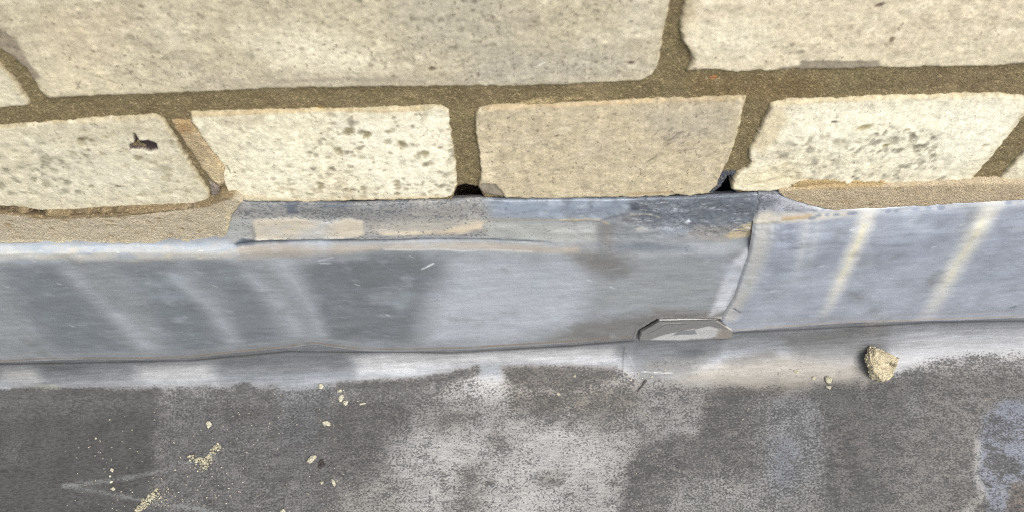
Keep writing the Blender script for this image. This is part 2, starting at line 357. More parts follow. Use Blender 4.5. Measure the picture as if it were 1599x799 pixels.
    p.poly([(1270, 600), (1340, 596), (1340, 640), (1300, 650), (1270, 625)], (100, 99, 97), 5, 2, op=0.7, spk=0.6)
    p.blob((1350, 560), 7, 9, (100, 98, 95), 0, 0.8, 0.1, 0.45)  # soft cast shade of the mortar lump, painted on its left
    p.poly([(1120, 608), (1230, 606), (1215, 618), (1130, 616)], (104, 96, 90), 4, 1, op=0.6, spk=0.7)
    # scratches and scuffs
    for pts, w in (([(102, 757), (170, 750), (250, 735), (330, 714)], 2.8), ([(100, 757), (190, 774), (250, 784), (345, 800)], 2.6)):
        p.stroke(pts, w, (142, 144, 141), 1.2, 0.6, 0.75, spk=0.42)
    p.stroke([(985, 716), (1040, 724), (1100, 752), (1160, 785), (1200, 800)], 1.6, (160, 158, 152), 1.2, 0.5, 0.5, spk=0.42)
    p.stroke([(1110, 752), (1200, 790)], 0.6, (165, 163, 158), 0.5, 0.2, 0.6, spk=0.3)
    p.stroke([(1003, 580), (1050, 582)], 0.5, (215, 213, 208), 0.35, 0.1, 0.9, spk=0.0)
    p.stroke([(25, 645), (140, 646)], 0.4, (130, 128, 124), 0.4, 0.1, 0.6, spk=0.5)
    p.stroke([(0, 716), (300, 717)], 0.5, (88, 85, 82), 0.5, 0.2, 0.5)
    p.stroke([(0, 661), (200, 660)], 0.4, (88, 85, 82), 0.4, 0.2, 0.5)
    p.stroke([(975, 540), (972, 590)], 0.5, (95, 95, 95), 0.4, 0.1, 0.7); p.stroke([(976, 540), (990, 572)], 0.5, (185, 185, 185), 0.4, 0.1, 0.6)
    r = np.random.RandomState(3)
    for _ in range(90):
        a, b = r.uniform(0, 1590), r.uniform(610, 795); L = r.uniform(12, 50)
        p.stroke([(a, b), (a + L, b + r.uniform(-3, 2))], 0.35, (158, 157, 153) if r.rand() < 0.7 else (80, 76, 72), 0.35, 0.1, 0.45)
    p.put(sstep(0.3, 1.0, p.noise(12, 45, 4, 1.6)) * sstep(75, 110, S) * 0.35, (138, 136, 134)); p.put(sstep(0.4, 1.1, p.noise(10, 46, 4, 1.6)) * sstep(75, 110, S) * 0.4, (96, 93, 90), spk=0.7)
    # overall mottling
    bp = p.m_poly([(1535, 655), (1575, 622), (1660, 615), (1700, 830), (1545, 830), (1522, 745)], 3, 2.0)
    p.put(bp * sstep(0.25, 0.75, p.noise(5.5, 41, 4, 1.4)), (116, 114, 116), 0.75, spk=0.78)
    rt = p.m_poly([(1330, 590), (1640, 570), (1640, 830), (1330, 830)], 10, 3)
    p.put(rt * sstep(0.5, 0.9, p.noise(4.0, 42, 4, 1.6)), (92, 88, 85), 0.6, spk=0.8)
    lp = p.m_poly([(600, 600), (1010, 600), (990, 830), (540, 830)], 12, 3)
    p.put(lp * sstep(0.45, 1.0, p.noise(6.0, 43, 4, 1.8)), (132, 127, 122), 0.7, spk=0.70)
    p.put(lp * sstep(0.55, 1.1, p.noise(9.0, 44, 4, 1.5)), (188, 187, 184), 0.7, spk=0.36)
    mo = 1 + 0.05 * p.noise(30, 1) + 0.04 * p.noise(6, 2)
    p.col *= mo[:, None]; p.spk += 0.13 * p.noise(14, 6) + 0.11 * p.noise(4, 7, 3, 2.0)
    flat = sstep(50, 140, S)
    Z = Z + flat * (0.5 * fbm(X / 70, S / 60, 2, 8) + 0.10 * fbm(X / 14, S / 10, 2, 9))
    Y = Y - (1 - flat) * 0.35 * fbm(X / 45, S / 30, 2, 10)
    me = make_mesh('roof', np.stack([X, Y, Z], 1), grid_quads(len(ss), len(xs), True), M_ROOF, lin(p.col) * G_ROOF, np.clip(p.spk, -0.5, 1), np.clip(p.rough, 0.2, 1))
    return link('roof', me, kind='structure', label='flat grey lead roof sheet, stained brown and chalky, below the flashing', category='roof')
build_roof()

# ------------------------------------------------------------------ the brick wall
WALL = empty('brick_wall', (0, 0, 0.15), label='pale cream brick wall with recessed brown mortar above the lead flashing', category='wall')
W0 = np.array([0, 0, 150.0])
def resample(q, n):
    q = np.asarray(q, float); seg = np.hypot(*np.diff(q, axis=0).T); c = np.concatenate([[0], np.cumsum(seg)]); t = np.linspace(0, c[-1], n)
    return np.stack([np.interp(t, c, q[:, 0]), np.interp(t, c, q[:, 1])], 1)
def coons(top, bot, left, right, step, seed, jit=0.35, jl=3.5):
    """Four edge polylines (mm; left and right run upward, ends shared) -> grid of (a, b) points, and distance to the edge."""
    T, B = np.array(top, float), np.array(bot, float)
    L = np.array([bot[0]] + list(left) + [top[0]], float); Rr = np.array([bot[-1]] + list(right) + [top[-1]], float)
    ln = lambda q: np.hypot(*np.diff(q, axis=0).T).sum()
    nu, nv = max(5, int(max(ln(T), ln(B)) / step)), max(5, int(max(ln(L), ln(Rr)) / step))
    T, B, L, Rr = resample(T, nu), resample(B, nu), resample(L, nv), resample(Rr, nv)
    W, H = 0.5 * (ln(T) + ln(B)), 0.5 * (ln(L) + ln(Rr))
    u, v = np.linspace(0, 1, nu), np.linspace(0, 1, nv)
    eu, ev = np.minimum(1, 8 * np.minimum(u, 1 - u)), np.minimum(1, 8 * np.minimum(v, 1 - v))
    T[:, 1] += jit * eu * fbm(T[:, 0] / jl, T[:, 0] * 0, 3, seed); B[:, 1] += jit * eu * fbm(B[:, 0] / jl, B[:, 0] * 0 + 9, 3, seed)
    L[:, 0] += jit * ev * fbm(L[:, 1] / jl, L[:, 1] * 0 + 3, 3, seed); Rr[:, 0] += jit * ev * fbm(Rr[:, 1] / jl, Rr[:, 1] * 0 + 6, 3, seed)
    U, V = np.meshgrid(u, v); U = U[..., None]; V = V[..., None]
    P = (1 - V) * B[None] + V * T[None] + (1 - U) * L[:, None] + U * Rr[:, None] - ((1 - U) * (1 - V) * B[0] + U * (1 - V) * B[-1] + (1 - U) * V * T[0] + U * V * T[-1])
    du = np.minimum(U, 1 - U)[..., 0] * W; dv = np.minimum(V, 1 - V)[..., 0] * H
    return P, du, dv
def slab(name, top, bot, left, right, mat, base, gain, painter=None, parent=WALL, step=0.6, y0=0.0, depth=40.0, r=1.5, seed=1, rough_amp=0.34, bulge=0.5, slope=None, jit=0.55, spk=0.3, off=W0, **props):
    P, du, dv = coons(top, bot, left, right, step, seed, jit)
    nv, nu = du.shape
    k = 1.6; d = np.maximum(0.0, 1 / (1 / (du + .05) ** k + 1 / (dv + .05) ** k) ** (1 / k))
    x, z = P[..., 0].ravel(), P[..., 1].ravel()
    rr = r * (1 + 0.45 * fbm(x / 9, z / 9, 2, seed + 40)); e = np.clip(1 - d.ravel() / rr, 0, 1)
    y = y0 + rr * (1 - np.sqrt(np.clip(1 - e * e, 0, 1)))
    y -= bulge * fbm(x / 40, z / 30, 2, seed + 50) + rough_amp * (0.7 * fbm(x / 7, z / 6, 3, seed + 60) + 0.35 * fbm(x / 1.7, z / 1.7, 2, seed + 61))
    if slope is not None: y += slope(x, z)
    p = Paint(x, z, base, lambda a, b: hit_y(a, b, y0), seed=seed + 2, spk=spk)
    p.du, p.dv = du.ravel(), dv.ravel()
    if painter: painter(p)
    y = y + p.disp
    col = np.clip(p.col, 0, 255).reshape(nv, nu, 3); sp = p.spk.reshape(nv, nu)
    co = np.stack([x, y, z], 1).reshape(nv, nu, 3)
    co = np.pad(co, ((1, 1), (1, 1), (0, 0)), mode='edge'); bd = np.ones(co.shape[:2], bool); bd[1:-1, 1:-1] = False
    co[..., 1][bd] = y0 + depth
    col = np.pad(col, ((1, 1), (1, 1), (0, 0)), mode='edge'); sp = np.pad(sp, 1, mode='edge')
    me = make_mesh(name, co.reshape(-1, 3) - off, grid_quads(nv + 2, nu + 2), mat, lin(col.reshape(-1, 3)) * gain * (np.array([0.965, 0.985, 0.955]) if mat is M_BRICK else 1.0), np.clip(sp.ravel(), 0, 1))
    return link(name, me, parent, **props)
def px(pts, Y=0.0): return [hit_y(a, b, Y) for a, b in pts]
def brick(top, bot, left, right, base, painter, seed, label=None, **k):
    kw = dict(mat=M_BRICK, gain=G_BRICK, seed=seed); kw.update(k)
    pr = {'label': label} if label else {}
    return slab('brick', px(top), px(bot), px(left), px(right), base=base, painter=painter, **kw, **pr)

def mottle(p, grey, light, k=1.0):
    a = p.noise(26, 11, 3); p.put(sstep(0.0, 1.1, a) * 0.55 * k, grey)
    b = p.noise(18, 12, 3); p.put(sstep(0.1, 1.2, b) * 0.6 * k, light)
    p.col *= (1 + 0.065 * p.noise(5, 13, 3) + 0.06 * p.noise(1.5, 14, 2))[:, None]
    p.spk += 0.22 * p.noise(16, 15, 3)
    p.put(sstep(0.15, 0.9, p.noise(7, 17, 4)) * 0.6 * k, np.minimum(255, np.array(light) * 1.06))
    p.put(sstep(0.35, 1.0, p.noise(5, 18, 4)) * 0.45 * k, np.array(grey) * 0.97)
    ed = np.minimum(p.du, p.dv); p.put(1 - sstep(0.0, 1.5, ed + 1.3 * p.noise(3.5, 16, 4)), (132, 118, 90), 0.7); p.put(1 - sstep(0.0, 3.0, ed + 2.0 * p.noise(8, 19, 3)), (192, 178, 146), 0.35)
def pits(p, n, zone, rs, col=(142, 130, 104), sz=(0.8, 2.0), flat=1.0, disp=0.35, op=0.75):
    r = np.random.RandomState(rs)
    for _ in range(n):
        a, b = zone[0] + (zone[2] - zone[0]) * r.rand(), zone[1] + (zone[3] - zone[1]) * r.rand()
        s = r.uniform(*sz); f = r.uniform(0.6, 1.3); c = np.array(col) * f ** 0.5
        p.blob((a, b), s, s * flat * r.uniform(0.8, 1.3), c, r.uniform(-40, 40), 0.6, 0.45, op * r.uniform(0.4, 1.0), disp=disp)

def paint_upper_mid(p):
    mottle(p, (170, 159, 141), (216, 206, 183), 1.0); p.spk += 0.12
    p.poly([(380, 60), (470, 40), (560, 70), (610, 105), (520, 120), (440, 110)], (226, 217, 194), 9, 3, op=0.8)
    p.poly([(60, 85), (140, 90), (200, 130), (190, 152), (70, 150)], (216, 203, 175), 6, 2, op=0.6)
    p.poly([(760, 80), (960, 75), (1000, 110), (900, 132), (720, 135)], (170, 163, 151), 10, 4, op=0.6)
    p.poly([(600, -40), (800, -40), (800, 90), (640, 80)], (172, 165, 151), 12, 4, op=0.55, spk=0.55)
    p.poly([(60, 20), (200, 20), (170, 90), (70, 80)], (200, 183, 157), 10, 3, op=0.5)
    p.poly([(280, 120), (700, 110), (700, 142), (300, 150)], (178, 167, 148), 5, 2, op=0.45)
    p.poly([(960, -50), (1030, -50), (1020, 60), (970, 40)], (214, 205, 185), 7, 2, op=0.6)
    p.stroke([(440, 128), (540, 122), (600, 124), (660, 128)], 1.6, (160, 149, 133), 1.0, 0.8, 0.6)
    m = p.m_poly([(-40, 20), (8, 52), (26, 64), (45, 100), (64, 122), (50, 128), (-40, 60)], 1.0, 0.8); p.put(m, (140, 128, 112), 0.9, disp=0.35)
    pits(p, 110, (430, -20, 780, 125), 5, (150, 142, 122), sz=(0.4, 1.1)); pits(p, 90, (700, -10, 1020, 125), 6, (134, 126, 112), (0.3, 0.8)); pits(p, 60, (100, 0, 430, 140), 16, (168, 157, 136), (0.4, 1.0))
    p.blob((675, 108), 1.4, 0.9, (112, 100, 82), 0, 0.4, 0.3, 0.9, disp=0.5); p.blob((986, 100), 1.3, 0.9, (92, 80, 68), 0, 0.4, 0.3, 0.9, disp=0.5)
    p.stroke([(140, 114), (185, 130)], 0.6, (150, 138, 112), 0.5, 0.3, 0.7); p.stroke([(842, 102), (850, 98)], 0.7, (240, 237, 224), 0.4, 0.1, 0.9)
    p.stroke([(218, 9), (222, 12)], 0.8, (110, 98, 80), 0.4, 0.2, 0.9)
def paint_upper_right(p):
    mottle(p, (196, 181, 157), (228, 217, 193), 1.0)
    p.poly([(1090, 40), (1180, 30), (1220, 70), (1150, 100), (1090, 90)], (226, 217, 194), 8, 3, op=0.7)
    p.poly([(1250, 85), (1599, 70), (1599, 100), (1240, 105)], (206, 195, 170), 6, 2, op=0.5)
    m = p.m_poly([(1212, 118), (1214, 108), (1250, 104), (1252, 97), (1370, 96), (1378, 108), (1400, 125), (1212, 125)], 0.6, 0.5); p.put(m, (150, 139, 122), 0.95, disp=0.3)
    m = p.m_poly([(1565, 105), (1575, 99), (1640, 98), (1640, 115), (1565, 112)], 0.6, 0.5); p.put(m, (156, 145, 131), 0.9, disp=0.3)
    p.blob((1373, 9), 1.7, 0.8, (90, 78, 70), 30, 0.4, 0.2, 0.9, disp=0.4); p.blob((1393, 62), 0.8, 1.3, (120, 106, 84), 0, 0.4, 0.2, 0.8)
    p.poly([(1060, 0), (1085, 0), (1085, 30), (1066, 40)], (170, 153, 124), 3, 1, op=0.5)
    pits(p, 90, (1090, -10, 1590, 95), 7, (180, 167, 145), (0.4, 1.3), op=0.6)
def paint_header1(p):
    mottle(p, (176, 167, 146), (222, 215, 195), 1.0)
    p.poly([(60, 225), (200, 240), (280, 290), (100, 320), (40, 280)], (216, 209, 189), 8, 3, op=0.5)
    m = p.m_poly([(202, 227), (212, 223), (209, 209), (217, 220), (232, 219), (244, 224), (246, 233), (234, 237), (220, 233), (204, 232)], 0.45, 0.15); p.put(m, (72, 58, 52), 0.95, disp=1.6)
    p.poly([(196, 218), (225, 212), (252, 226), (256, 240), (226, 242), (200, 238)], (220, 211, 191), 1.5, 0.5, op=0.5); p.put(m, (74, 60, 56), 0.95)
    pits(p, 70, (0, 225, 140, 305), 8, (148, 142, 122), (0.5, 1.4), 1.5, op=0.75); pits(p, 50, (120, 200, 320, 310), 9, (150, 140, 114), (0.6, 1.5))
    p.blob((130, 217), 1.8, 0.8, (120, 108, 84), 15, 0.5, 0.4, 0.8); p.blob((186, 291), 1.8, 0.8, (104, 96, 84), 0, 0.5, 0.4, 0.8)
    p.poly([(120, 190), (240, 182), (270, 215), (180, 205)], (196, 185, 161), 4, 1.5, op=0.5)
    p.put(p.m_poly([(202, 229), (210, 224), (209, 212), (216, 221), (230, 219), (244, 224), (247, 233), (234, 237), (220, 233), (203, 233)], 0.4, 0.15), (56, 46, 46), 0.97)
def paint_header2(p):
    mottle(p, (204, 193, 168), (236, 229, 207), 0.9)
    p.poly([(520, 190), (705, 180), (708, 300), (600, 305), (540, 260)], (244, 238, 218), 8, 3, op=0.6); p.poly([(380, 220), (500, 230), (480, 290), (390, 300)], (238, 232, 210), 7, 3, op=0.5)
    pits(p, 130, (480, 180, 708, 305), 10, (160, 151, 130), (0.5, 1.4), 1.0, op=0.9); pits(p, 60, (360, 200, 560, 310), 11, (166, 158, 137), (0.4, 1.1), 1.0, op=0.8); pits(p, 36, (420, 285, 690, 310), 15, (176, 161, 135), (0.8, 2.0), 0.8, op=0.7)
    for c in ((529, 236), (663, 241), (572, 211), (627, 227), (545, 208), (500, 291)): p.blob(c, 1.9, 2.2, (146, 136, 108), 0, 0.6, 0.5, 0.9, disp=0.6)
    p.stroke([(300, 181), (420, 176), (520, 173), (600, 174), (660, 172)], 1.3, (182, 161, 127), 0.8, 0.6, 0.75)
    p.poly([(330, 183), (410, 182), (420, 196), (350, 198)], (176, 163, 138), 3, 1.2, op=0.5)
    p.stroke([(360, 305), (450, 313), (560, 313), (690, 309)], 2.0, (206, 183, 148), 1.2, 0.6, 0.55)
    p.poly([(300, 200), (345, 270), (352, 300), (380, 305), (350, 240)], (222, 213, 187), 2, 1, op=0.6, disp=0.5)
def paint_header3(p):
    mottle(p, (180, 167, 145), (206, 193, 170), 1.0); p.spk += 0.1
    m = p.m_poly([(744, 296), (752, 288), (772, 289), (784, 300), (790, 314), (744, 316)], 0.5, 0.3); p.put(m, (142, 132, 118), 0.9, disp=1.2)
    p.poly([(1000, 175), (1080, 165), (1150, 170), (1140, 215), (1060, 220), (1010, 205)], (174, 165, 150), 6, 2, op=0.5)
    r = np.random.RandomState(4)
    for _ in range(13):
        a, b = 1020 + 45 * r.rand(), 203 + 26 * r.rand(); p.stroke([(a, b), (a + r.uniform(6, 16), b - r.uniform(2, 8))], 0.6, (112, 104, 94), 0.5, 0.4, 0.65)
    p.stroke([(1012, 252), (1026, 244)], 0.7, (104, 96, 86), 0.4, 0.3, 0.8); p.stroke([(1060, 236), (1090, 232)], 0.9, (128, 120, 108), 0.6, 0.4, 0.7)
    p.stroke([(980, 303), (1045, 300)], 1.3, (168, 139, 104), 1.0, 0.6, 0.8)
    p.stroke([(760, 170), (880, 166), (1000, 160), (1130, 157)], 1.2, (188, 161, 128), 0.9, 0.7, 0.6)
    p.poly([(745, 225), (770, 230), (775, 285), (752, 285)], (222, 207, 178), 2.5, 1, op=0.6)
    p.blob((869, 213), 1.1, 0.6, (104, 96, 84), 30, 0.5, 0.3, 0.8); pits(p, 120, (760, 175, 1140, 300), 12, (160, 151, 135), (0.3, 0.9), op=0.7)
def paint_header4(p):
    mottle(p, (206, 197, 173), (236, 230, 211), 0.8)
    p.poly([(1240, 165), (1590, 158), (1560, 230), (1480, 270), (1330, 250), (1230, 215)], (242, 237, 216), 8, 3, op=0.6)
    pits(p, 110, (1205, 210, 1480, 288), 13, (172, 164, 145), (0.6, 1.7), 1.5, op=0.75); pits(p, 60, (1350, 195, 1460, 280), 14, (146, 139, 122), (0.4, 1.3), 1.5, op=0.8)
    for c, rx in (((1349, 200), 2.8), ((1382, 228), 1.7), ((1417, 203), 1.2), ((1535, 228), 1.6)): p.blob(c, rx, rx * 0.6, (150, 136, 100), 20, 0.5, 0.4, 0.8, disp=0.6)
    p.blob((1302, 192), 1.1, 0.7, (96, 88, 76), 0, 0.4, 0.3, 0.9, disp=0.4); p.blob((1332, 276), 0.7, 0.6, (96, 84, 68), 0, 0.4, 0.3, 0.9)
    p.poly([(1146, 292), (1150, 274), (1195, 262), (1235, 250), (1260, 280), (1220, 300)], (224, 211, 178), 3, 1.5, op=0.6)
    p.stroke([(1190, 268), (1225, 252), (1260, 255)], 2, (236, 225, 197), 1.0, 0.8, 0.6, disp=-0.5); p.stroke([(1180, 288), (1225, 278), (1290, 284)], 1.4, (196, 181, 150), 1.0, 0.8, 0.6, disp=0.5)
    p.poly([(1160, 232), (1200, 175), (1225, 165), (1230, 190), (1195, 240)], (206, 189, 156), 2.5, 1.5, op=0.6)
    p.stroke([(1205, 163), (1300, 158), (1400, 154), (1500, 151)], 1.4, (206, 187, 151), 0.9, 0.7, 0.6)
    p.poly([(1470, 170), (1590, 165), (1530, 240), (1480, 260)], (238, 232, 214), 6, 2, op=0.6)
def paint_plain(p):
    mottle(p, (186, 175, 153), (222, 213, 190), 1.0)

brick([(-111, -87), (300, -90), (700, -92), (1059, -96)], [(75, 156), (150, 151), (300, 147), (400, 143), (500, 139), (600, 137), (700, 138), (800, 137), (900, 133), (1000, 128), (1016, 121), (1027, 106)],
      [(60, 142), (54, 130), (36, 106), (14, 88), (-10, 74)], [(1031, 90), (1036, 55), (1048, 0)], (192, 181, 157), paint_upper_mid, 101, 'long brick with a grey chipped left edge, above the two middle headers')
brick([(1080, -96), (1400, -104), (1800, -112), (2140, -120)], [(1072, 113), (1110, 110), (1150, 115), (1200, 113), (1300, 111), (1375, 108), (1450, 107), (1550, 105), (1599, 103), (1800, 96), (2040, 88)],
      [(1081, 95), (1076, 78), (1063, 62), (1061, 30), (1070, -5)], [(2070, 40)], (212, 199, 174), paint_upper_right, 102, 'long brick with a grey chip along its lower edge')
brick([(-1200, -70), (-500, -80), (-128, -85)], [(-1000, 210), (-400, 188), (0, 171), (48, 166)], [(-1080, 120)], [(46, 160), (22, 125), (0, 104), (-60, 30)], (204, 195, 172), paint_plain, 103)
brick([(-190, 208), (0, 198), (100, 190), (200, 184), (240, 181), (255, 187)], [(-40, 330), (0, 325), (25, 324), (45, 330), (62, 333), (100, 332), (200, 326), (300, 321), (330, 317)],
      [(-110, 270)], [(328, 303), (315, 283), (292, 246), (268, 207)], (202, 193, 170), paint_header1, 104, 'header brick with a dark jagged chip near its top edge')
brick([(297, 178), (350, 176), (500, 173), (600, 170), (690, 168), (701, 175)], [(355, 300), (368, 313), (400, 317), (500, 317), (600, 315), (690, 312), (708, 308)],
      [(347, 278), (348, 262), (331, 238), (312, 213), (298, 190)], [(714, 290), (711, 250), (705, 210)], (222, 213, 189), paint_header2, 105, 'pale header brick peppered with brown pits')
brick([(742, 180), (748, 172), (770, 167), (860, 164), (960, 160), (1050, 155), (1130, 153), (1166, 153)], [(746, 296), (756, 307), (785, 311), (850, 312), (950, 309), (1040, 308), (1060, 305), (1075, 307), (1105, 304), (1120, 290)],
      [(751, 270), (748, 240), (742, 205)], [(1128, 270), (1142, 243), (1151, 215), (1160, 178)], (193, 179, 152), paint_header3, 106, 'tan header brick with a faint grey scuff')
brick([(1203, 165), (1230, 158), (1300, 156), (1400, 152), (1500, 149), (1560, 149), (1614, 155)], [(1142, 297), (1165, 301), (1200, 300), (1240, 297), (1300, 295), (1400, 292), (1460, 289), (1517, 284)],
      [(1145, 281), (1150, 272), (1166, 264), (1172, 254), (1168, 240), (1185, 205), (1198, 178)], [(1545, 253), (1570, 222), (1600, 183)], (222, 213, 190), paint_header4, 107, 'cream header brick with pocked grey patches, right of the small hole')
brick([(1640, 165), (1800, 155), (2010, 146)], [(1556, 285), (1599, 285), (1700, 280), (1850, 275)], [(1578, 260), (1600, 236)], [(1920, 210)], (212, 203, 180), paint_plain, 108)

# bricks past the frame: plain copies that share one mesh of each size
def plain_mesh(w, h, seed):
    o = slab('brick', [(0, h), (w, h)], [(0, 0), (w, 0)], [(0, h / 2)], [(w, h / 2)], M_BRICK, (206, 195, 171), G_BRICK, paint_plain, None, 3.0, seed=seed, off=np.zeros(3), rough_amp=0.1)
    me = o.data; bpy.data.objects.remove(o); return me
xs0, zt0 = hit_y(800, -92); pitch_z = 75.0; SLOPE = (hit_y(1400, 110)[1] - hit_y(200, 160)[1]) / (hit_y(1400, 110)[0] - hit_y(200, 160)[0])
ST, HD = [plain_mesh(214, 65, 201 + i) for i in range(2)], [plain_mesh(103, 65, 211)]
k = 0
for row in range(3):
    z = zt0 + 10 + row * pitch_z; n = 0
    xx = -560.0 + (0 if row % 2 == 0 else -40)
    while xx < 560:
        w, me = (103, HD[0]) if row % 2 == 0 else (214, ST[k % 2])
        o = link('brick', me, WALL); o.location = ((xx) * .001, 0, (z + SLOPE * (xx - xs0) - 150) * .001); xx += w + 10.5; k += 1
for pxx, pyy, sgn, z_row, me, w in ((-205, 209, -1, 0, HD[0], 103), (2035, 146, 1, 0, HD[0], 103), (-218, 209, -2, 0, HD[0], 103), (2160, -120, 1, 1, ST[0], 214)):
    x, z = hit_y(pxx, pyy)
    x0 = x - 103 - 10 if sgn == -1 else (x - 226 if sgn == -2 else x + 10)
    o = link('brick', me, WALL); o.location = (x0 * .001, 0, (z - 65 - 150) * .001)

# mortar: one bed behind all the bricks, with real holes where it has fallen out
def build_mortar():
    xs = np.concatenate([np.linspace(-580, -330, 50)[:-1], np.arange(-330, 330, 0.7), np.linspace(330, 580, 50)[1:]])
    zs = np.concatenate([np.arange(118, 290, 0.7), np.linspace(290, 520, 60)[1:]])
    X, Z = np.meshgrid(xs, zs); X = X.ravel(); Z = Z.ravel()
    p = Paint(X, Z, (127, 115, 84), lambda a, b: hit_y(a, b, 3.0), seed=9, spk=0.5)
    p.put(sstep(0.0, 1.0, p.noise(30, 1)), (142, 126, 96), 0.6); p.put(sstep(0.1, 1.1, p.noise(14, 2)), (106, 92, 68), 0.6)
    p.poly([(0, 168), (500, 140), (520, 170), (0, 200)], (122, 108, 78), 6, 2, op=0.5)
    p.poly([(1080, 115), (1280, 112), (1280, 155), (1080, 150)], (124, 103, 70), 5, 2, op=0.5)
    p.poly([(1380, 108), (1620, 100), (1620, 150), (1380, 152)], (136, 120, 92), 5, 2, op=0.5)
    p.stroke([(815, 157), (840, 152), (860, 153)], 2.6, (186, 166, 124), 0.7, 0.8, 0.85, disp=-0.6); p.stroke([(880, 150), (908, 147)], 1.6, (182, 160, 116), 0.7, 0.8, 0.8, disp=-0.5)
    p.blob((498, 164), 1.6, 0.8, (160, 124, 60), 0, 0.4, 0.3, 0.9); p.blob((1113, 115), 1.3, 0.8, (176, 116, 70), 0, 0.4, 0.3, 0.9)
    p.blob((1490, 150), 3, 1, (150, 130, 96), 0, 0.5, 0.3, 0.7)
    Y = 1.3 - 0.5 * p.noise(22, 20, 2) - 0.35 * p.noise(4, 21, 3) - 0.25 * p.noise(1.3, 22, 2) + p.disp
    p.put(sstep(0.25, 1.0, p.noise(11, 24, 4, 1.8)), (164, 147, 112), 0.5); p.put(sstep(0.35, 1.0, p.noise(8, 25, 4, 1.8)), (104, 91, 66), 0.55); p.put(sstep(0.7, 1.1, p.noise(2.5, 26, 2)), (186, 170, 134), 0.5); p.put(sstep(0.75, 1.1, p.noise(2.2, 27, 2)), (76, 64, 46), 0.6)
    # holes and open bed, sunk, with their shade also painted dark
    hole = np.maximum.reduce([p.m_poly([(716, 287), (728, 285), (744, 288), (760, 320), (690, 322), (708, 312)], 1.0, 0.3),
                              p.m_poly([(1126, 288), (1138, 271), (1142, 290), (1150, 312), (1090, 318)], 0.8, 0.2),
                              p.m_poly([(342, 292), (356, 288), (362, 318), (340, 314)], 0.8, 0.3)])
    low = p.m_poly([(-400, 335), (0, 322), (340, 312), (700, 309), (740, 307), (1100, 300), (1240, 293), (1900, 270), (1900, 460), (-400, 460)], 0.8, 0.3)
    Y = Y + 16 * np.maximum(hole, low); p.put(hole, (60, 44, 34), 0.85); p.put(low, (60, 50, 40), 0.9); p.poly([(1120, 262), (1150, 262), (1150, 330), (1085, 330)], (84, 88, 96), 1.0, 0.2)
    p.stroke([(262, 190), (300, 255), (332, 306)], 2.4, (96, 86, 68), 0.6, 0.3, 0.9, disp=2.0)
    Y = Y + 0
    me = make_mesh('mortar_bed', np.stack([X, Y, Z], 1) - W0, grid_quads(len(zs), len(xs)), M_MORTAR, lin(np.clip(p.col, 0, 255)) * 0.68, np.clip(p.spk, 0, 1))
    link('mortar_bed', me, WALL)
build_mortar()

def fillet(name, top, bot, left, right, base, painter, seed, y0, label, **k):
    kw = dict(mat=M_MORTAR, gain=G_MORTAR, seed=seed, y0=y0, r=0.9, depth=26, rough_amp=0.4, bulge=0.4, jit=0.5, spk=0.3); kw.update(k)
    return slab(name, px(top, y0), px(bot, y0), px(left, y0), px(right, y0), base=base, painter=painter, label=label, **kw)
def pf_left(p):
    p.put(sstep(0, 1, p.noise(20, 1)), (198, 187, 160), 0.6); p.put(sstep(0.1, 1.1, p.noise(9, 2)), (158, 144, 114), 0.5)
    p.stroke([(-200, 385), (0, 378), (150, 378), (280, 378), (340, 374)], 3.0, (206, 196, 168), 1.2, 0.8, 0.7); pits(p, 26, (0, 335, 350, 375), 21, (140, 120, 82), (0.5, 1.1), 0.8, 0.5)
    p.poly([(-300, 325), (0, 321), (345, 300), (372, 306), (345, 316), (320, 325), (200, 337), (110, 342), (60, 343), (40, 338), (0, 335), (-300, 349)], (118, 102, 74), 0.8, 0.3, op=0.85)  # brown broken mortar on the ledge, darkened for overhang shade
    p.stroke([(-60, 331), (0, 332), (40, 336), (75, 340)], 0.9, (50, 40, 30), 0.3, 0.3, 0.95, disp=3.0)  # crack sunk, its shade also painted dark
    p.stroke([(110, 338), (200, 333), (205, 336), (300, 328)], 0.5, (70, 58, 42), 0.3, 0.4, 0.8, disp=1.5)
    p.stroke([(358, 330), (356, 372)], 2.0, (214, 200, 160), 1, 0.4, 0.6)
def pf_right(p):
    p.put(sstep(0, 1, p.noise(20, 1)), (196, 180, 148), 0.6); p.put(sstep(0.1, 1.1, p.noise(9, 2)), (160, 140, 108), 0.5)
    pits(p, 20, (1230, 290, 1590, 322), 22, (128, 110, 78), (0.5, 1.0), 0.8, 0.5); p.poly([(1238, 282), (1380, 284), (1380, 293), (1240, 297)], (164, 142, 100), 1.2, 0.6, op=0.7)
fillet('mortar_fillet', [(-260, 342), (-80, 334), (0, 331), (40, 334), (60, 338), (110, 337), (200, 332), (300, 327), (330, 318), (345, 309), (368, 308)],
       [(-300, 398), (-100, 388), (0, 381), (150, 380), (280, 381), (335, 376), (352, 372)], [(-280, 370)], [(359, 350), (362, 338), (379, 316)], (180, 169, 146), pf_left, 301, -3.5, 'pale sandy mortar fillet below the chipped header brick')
fillet('mortar_fillet', [(1217, 301), (1240, 297), (1300, 292), (1400, 291), (1520, 286), (1600, 285), (1800, 277), (2000, 270)],
       [(1222, 307), (1250, 318), (1300, 330), (1400, 326), (1500, 320), (1530, 318), (1599, 313), (1800, 303), (2000, 296)], [(1217, 304)], [(2000, 283)], (178, 163, 136), pf_right, 302, -2.0, 'sandy mortar fillet above the streaked right flashing')
fillet('mortar_fillet', [(1236, 290), (1250, 285), (1290, 282), (1340, 284), (1380, 284), (1390, 290)], [(1238, 298), (1300, 297), (1350, 296), (1392, 293)], [(1236, 294)], [(1392, 292)], (176, 154, 112), pf_right, 303, -0.6, 'thin mortar smear over the lower edge of the cream header', depth=4, r=0.8)
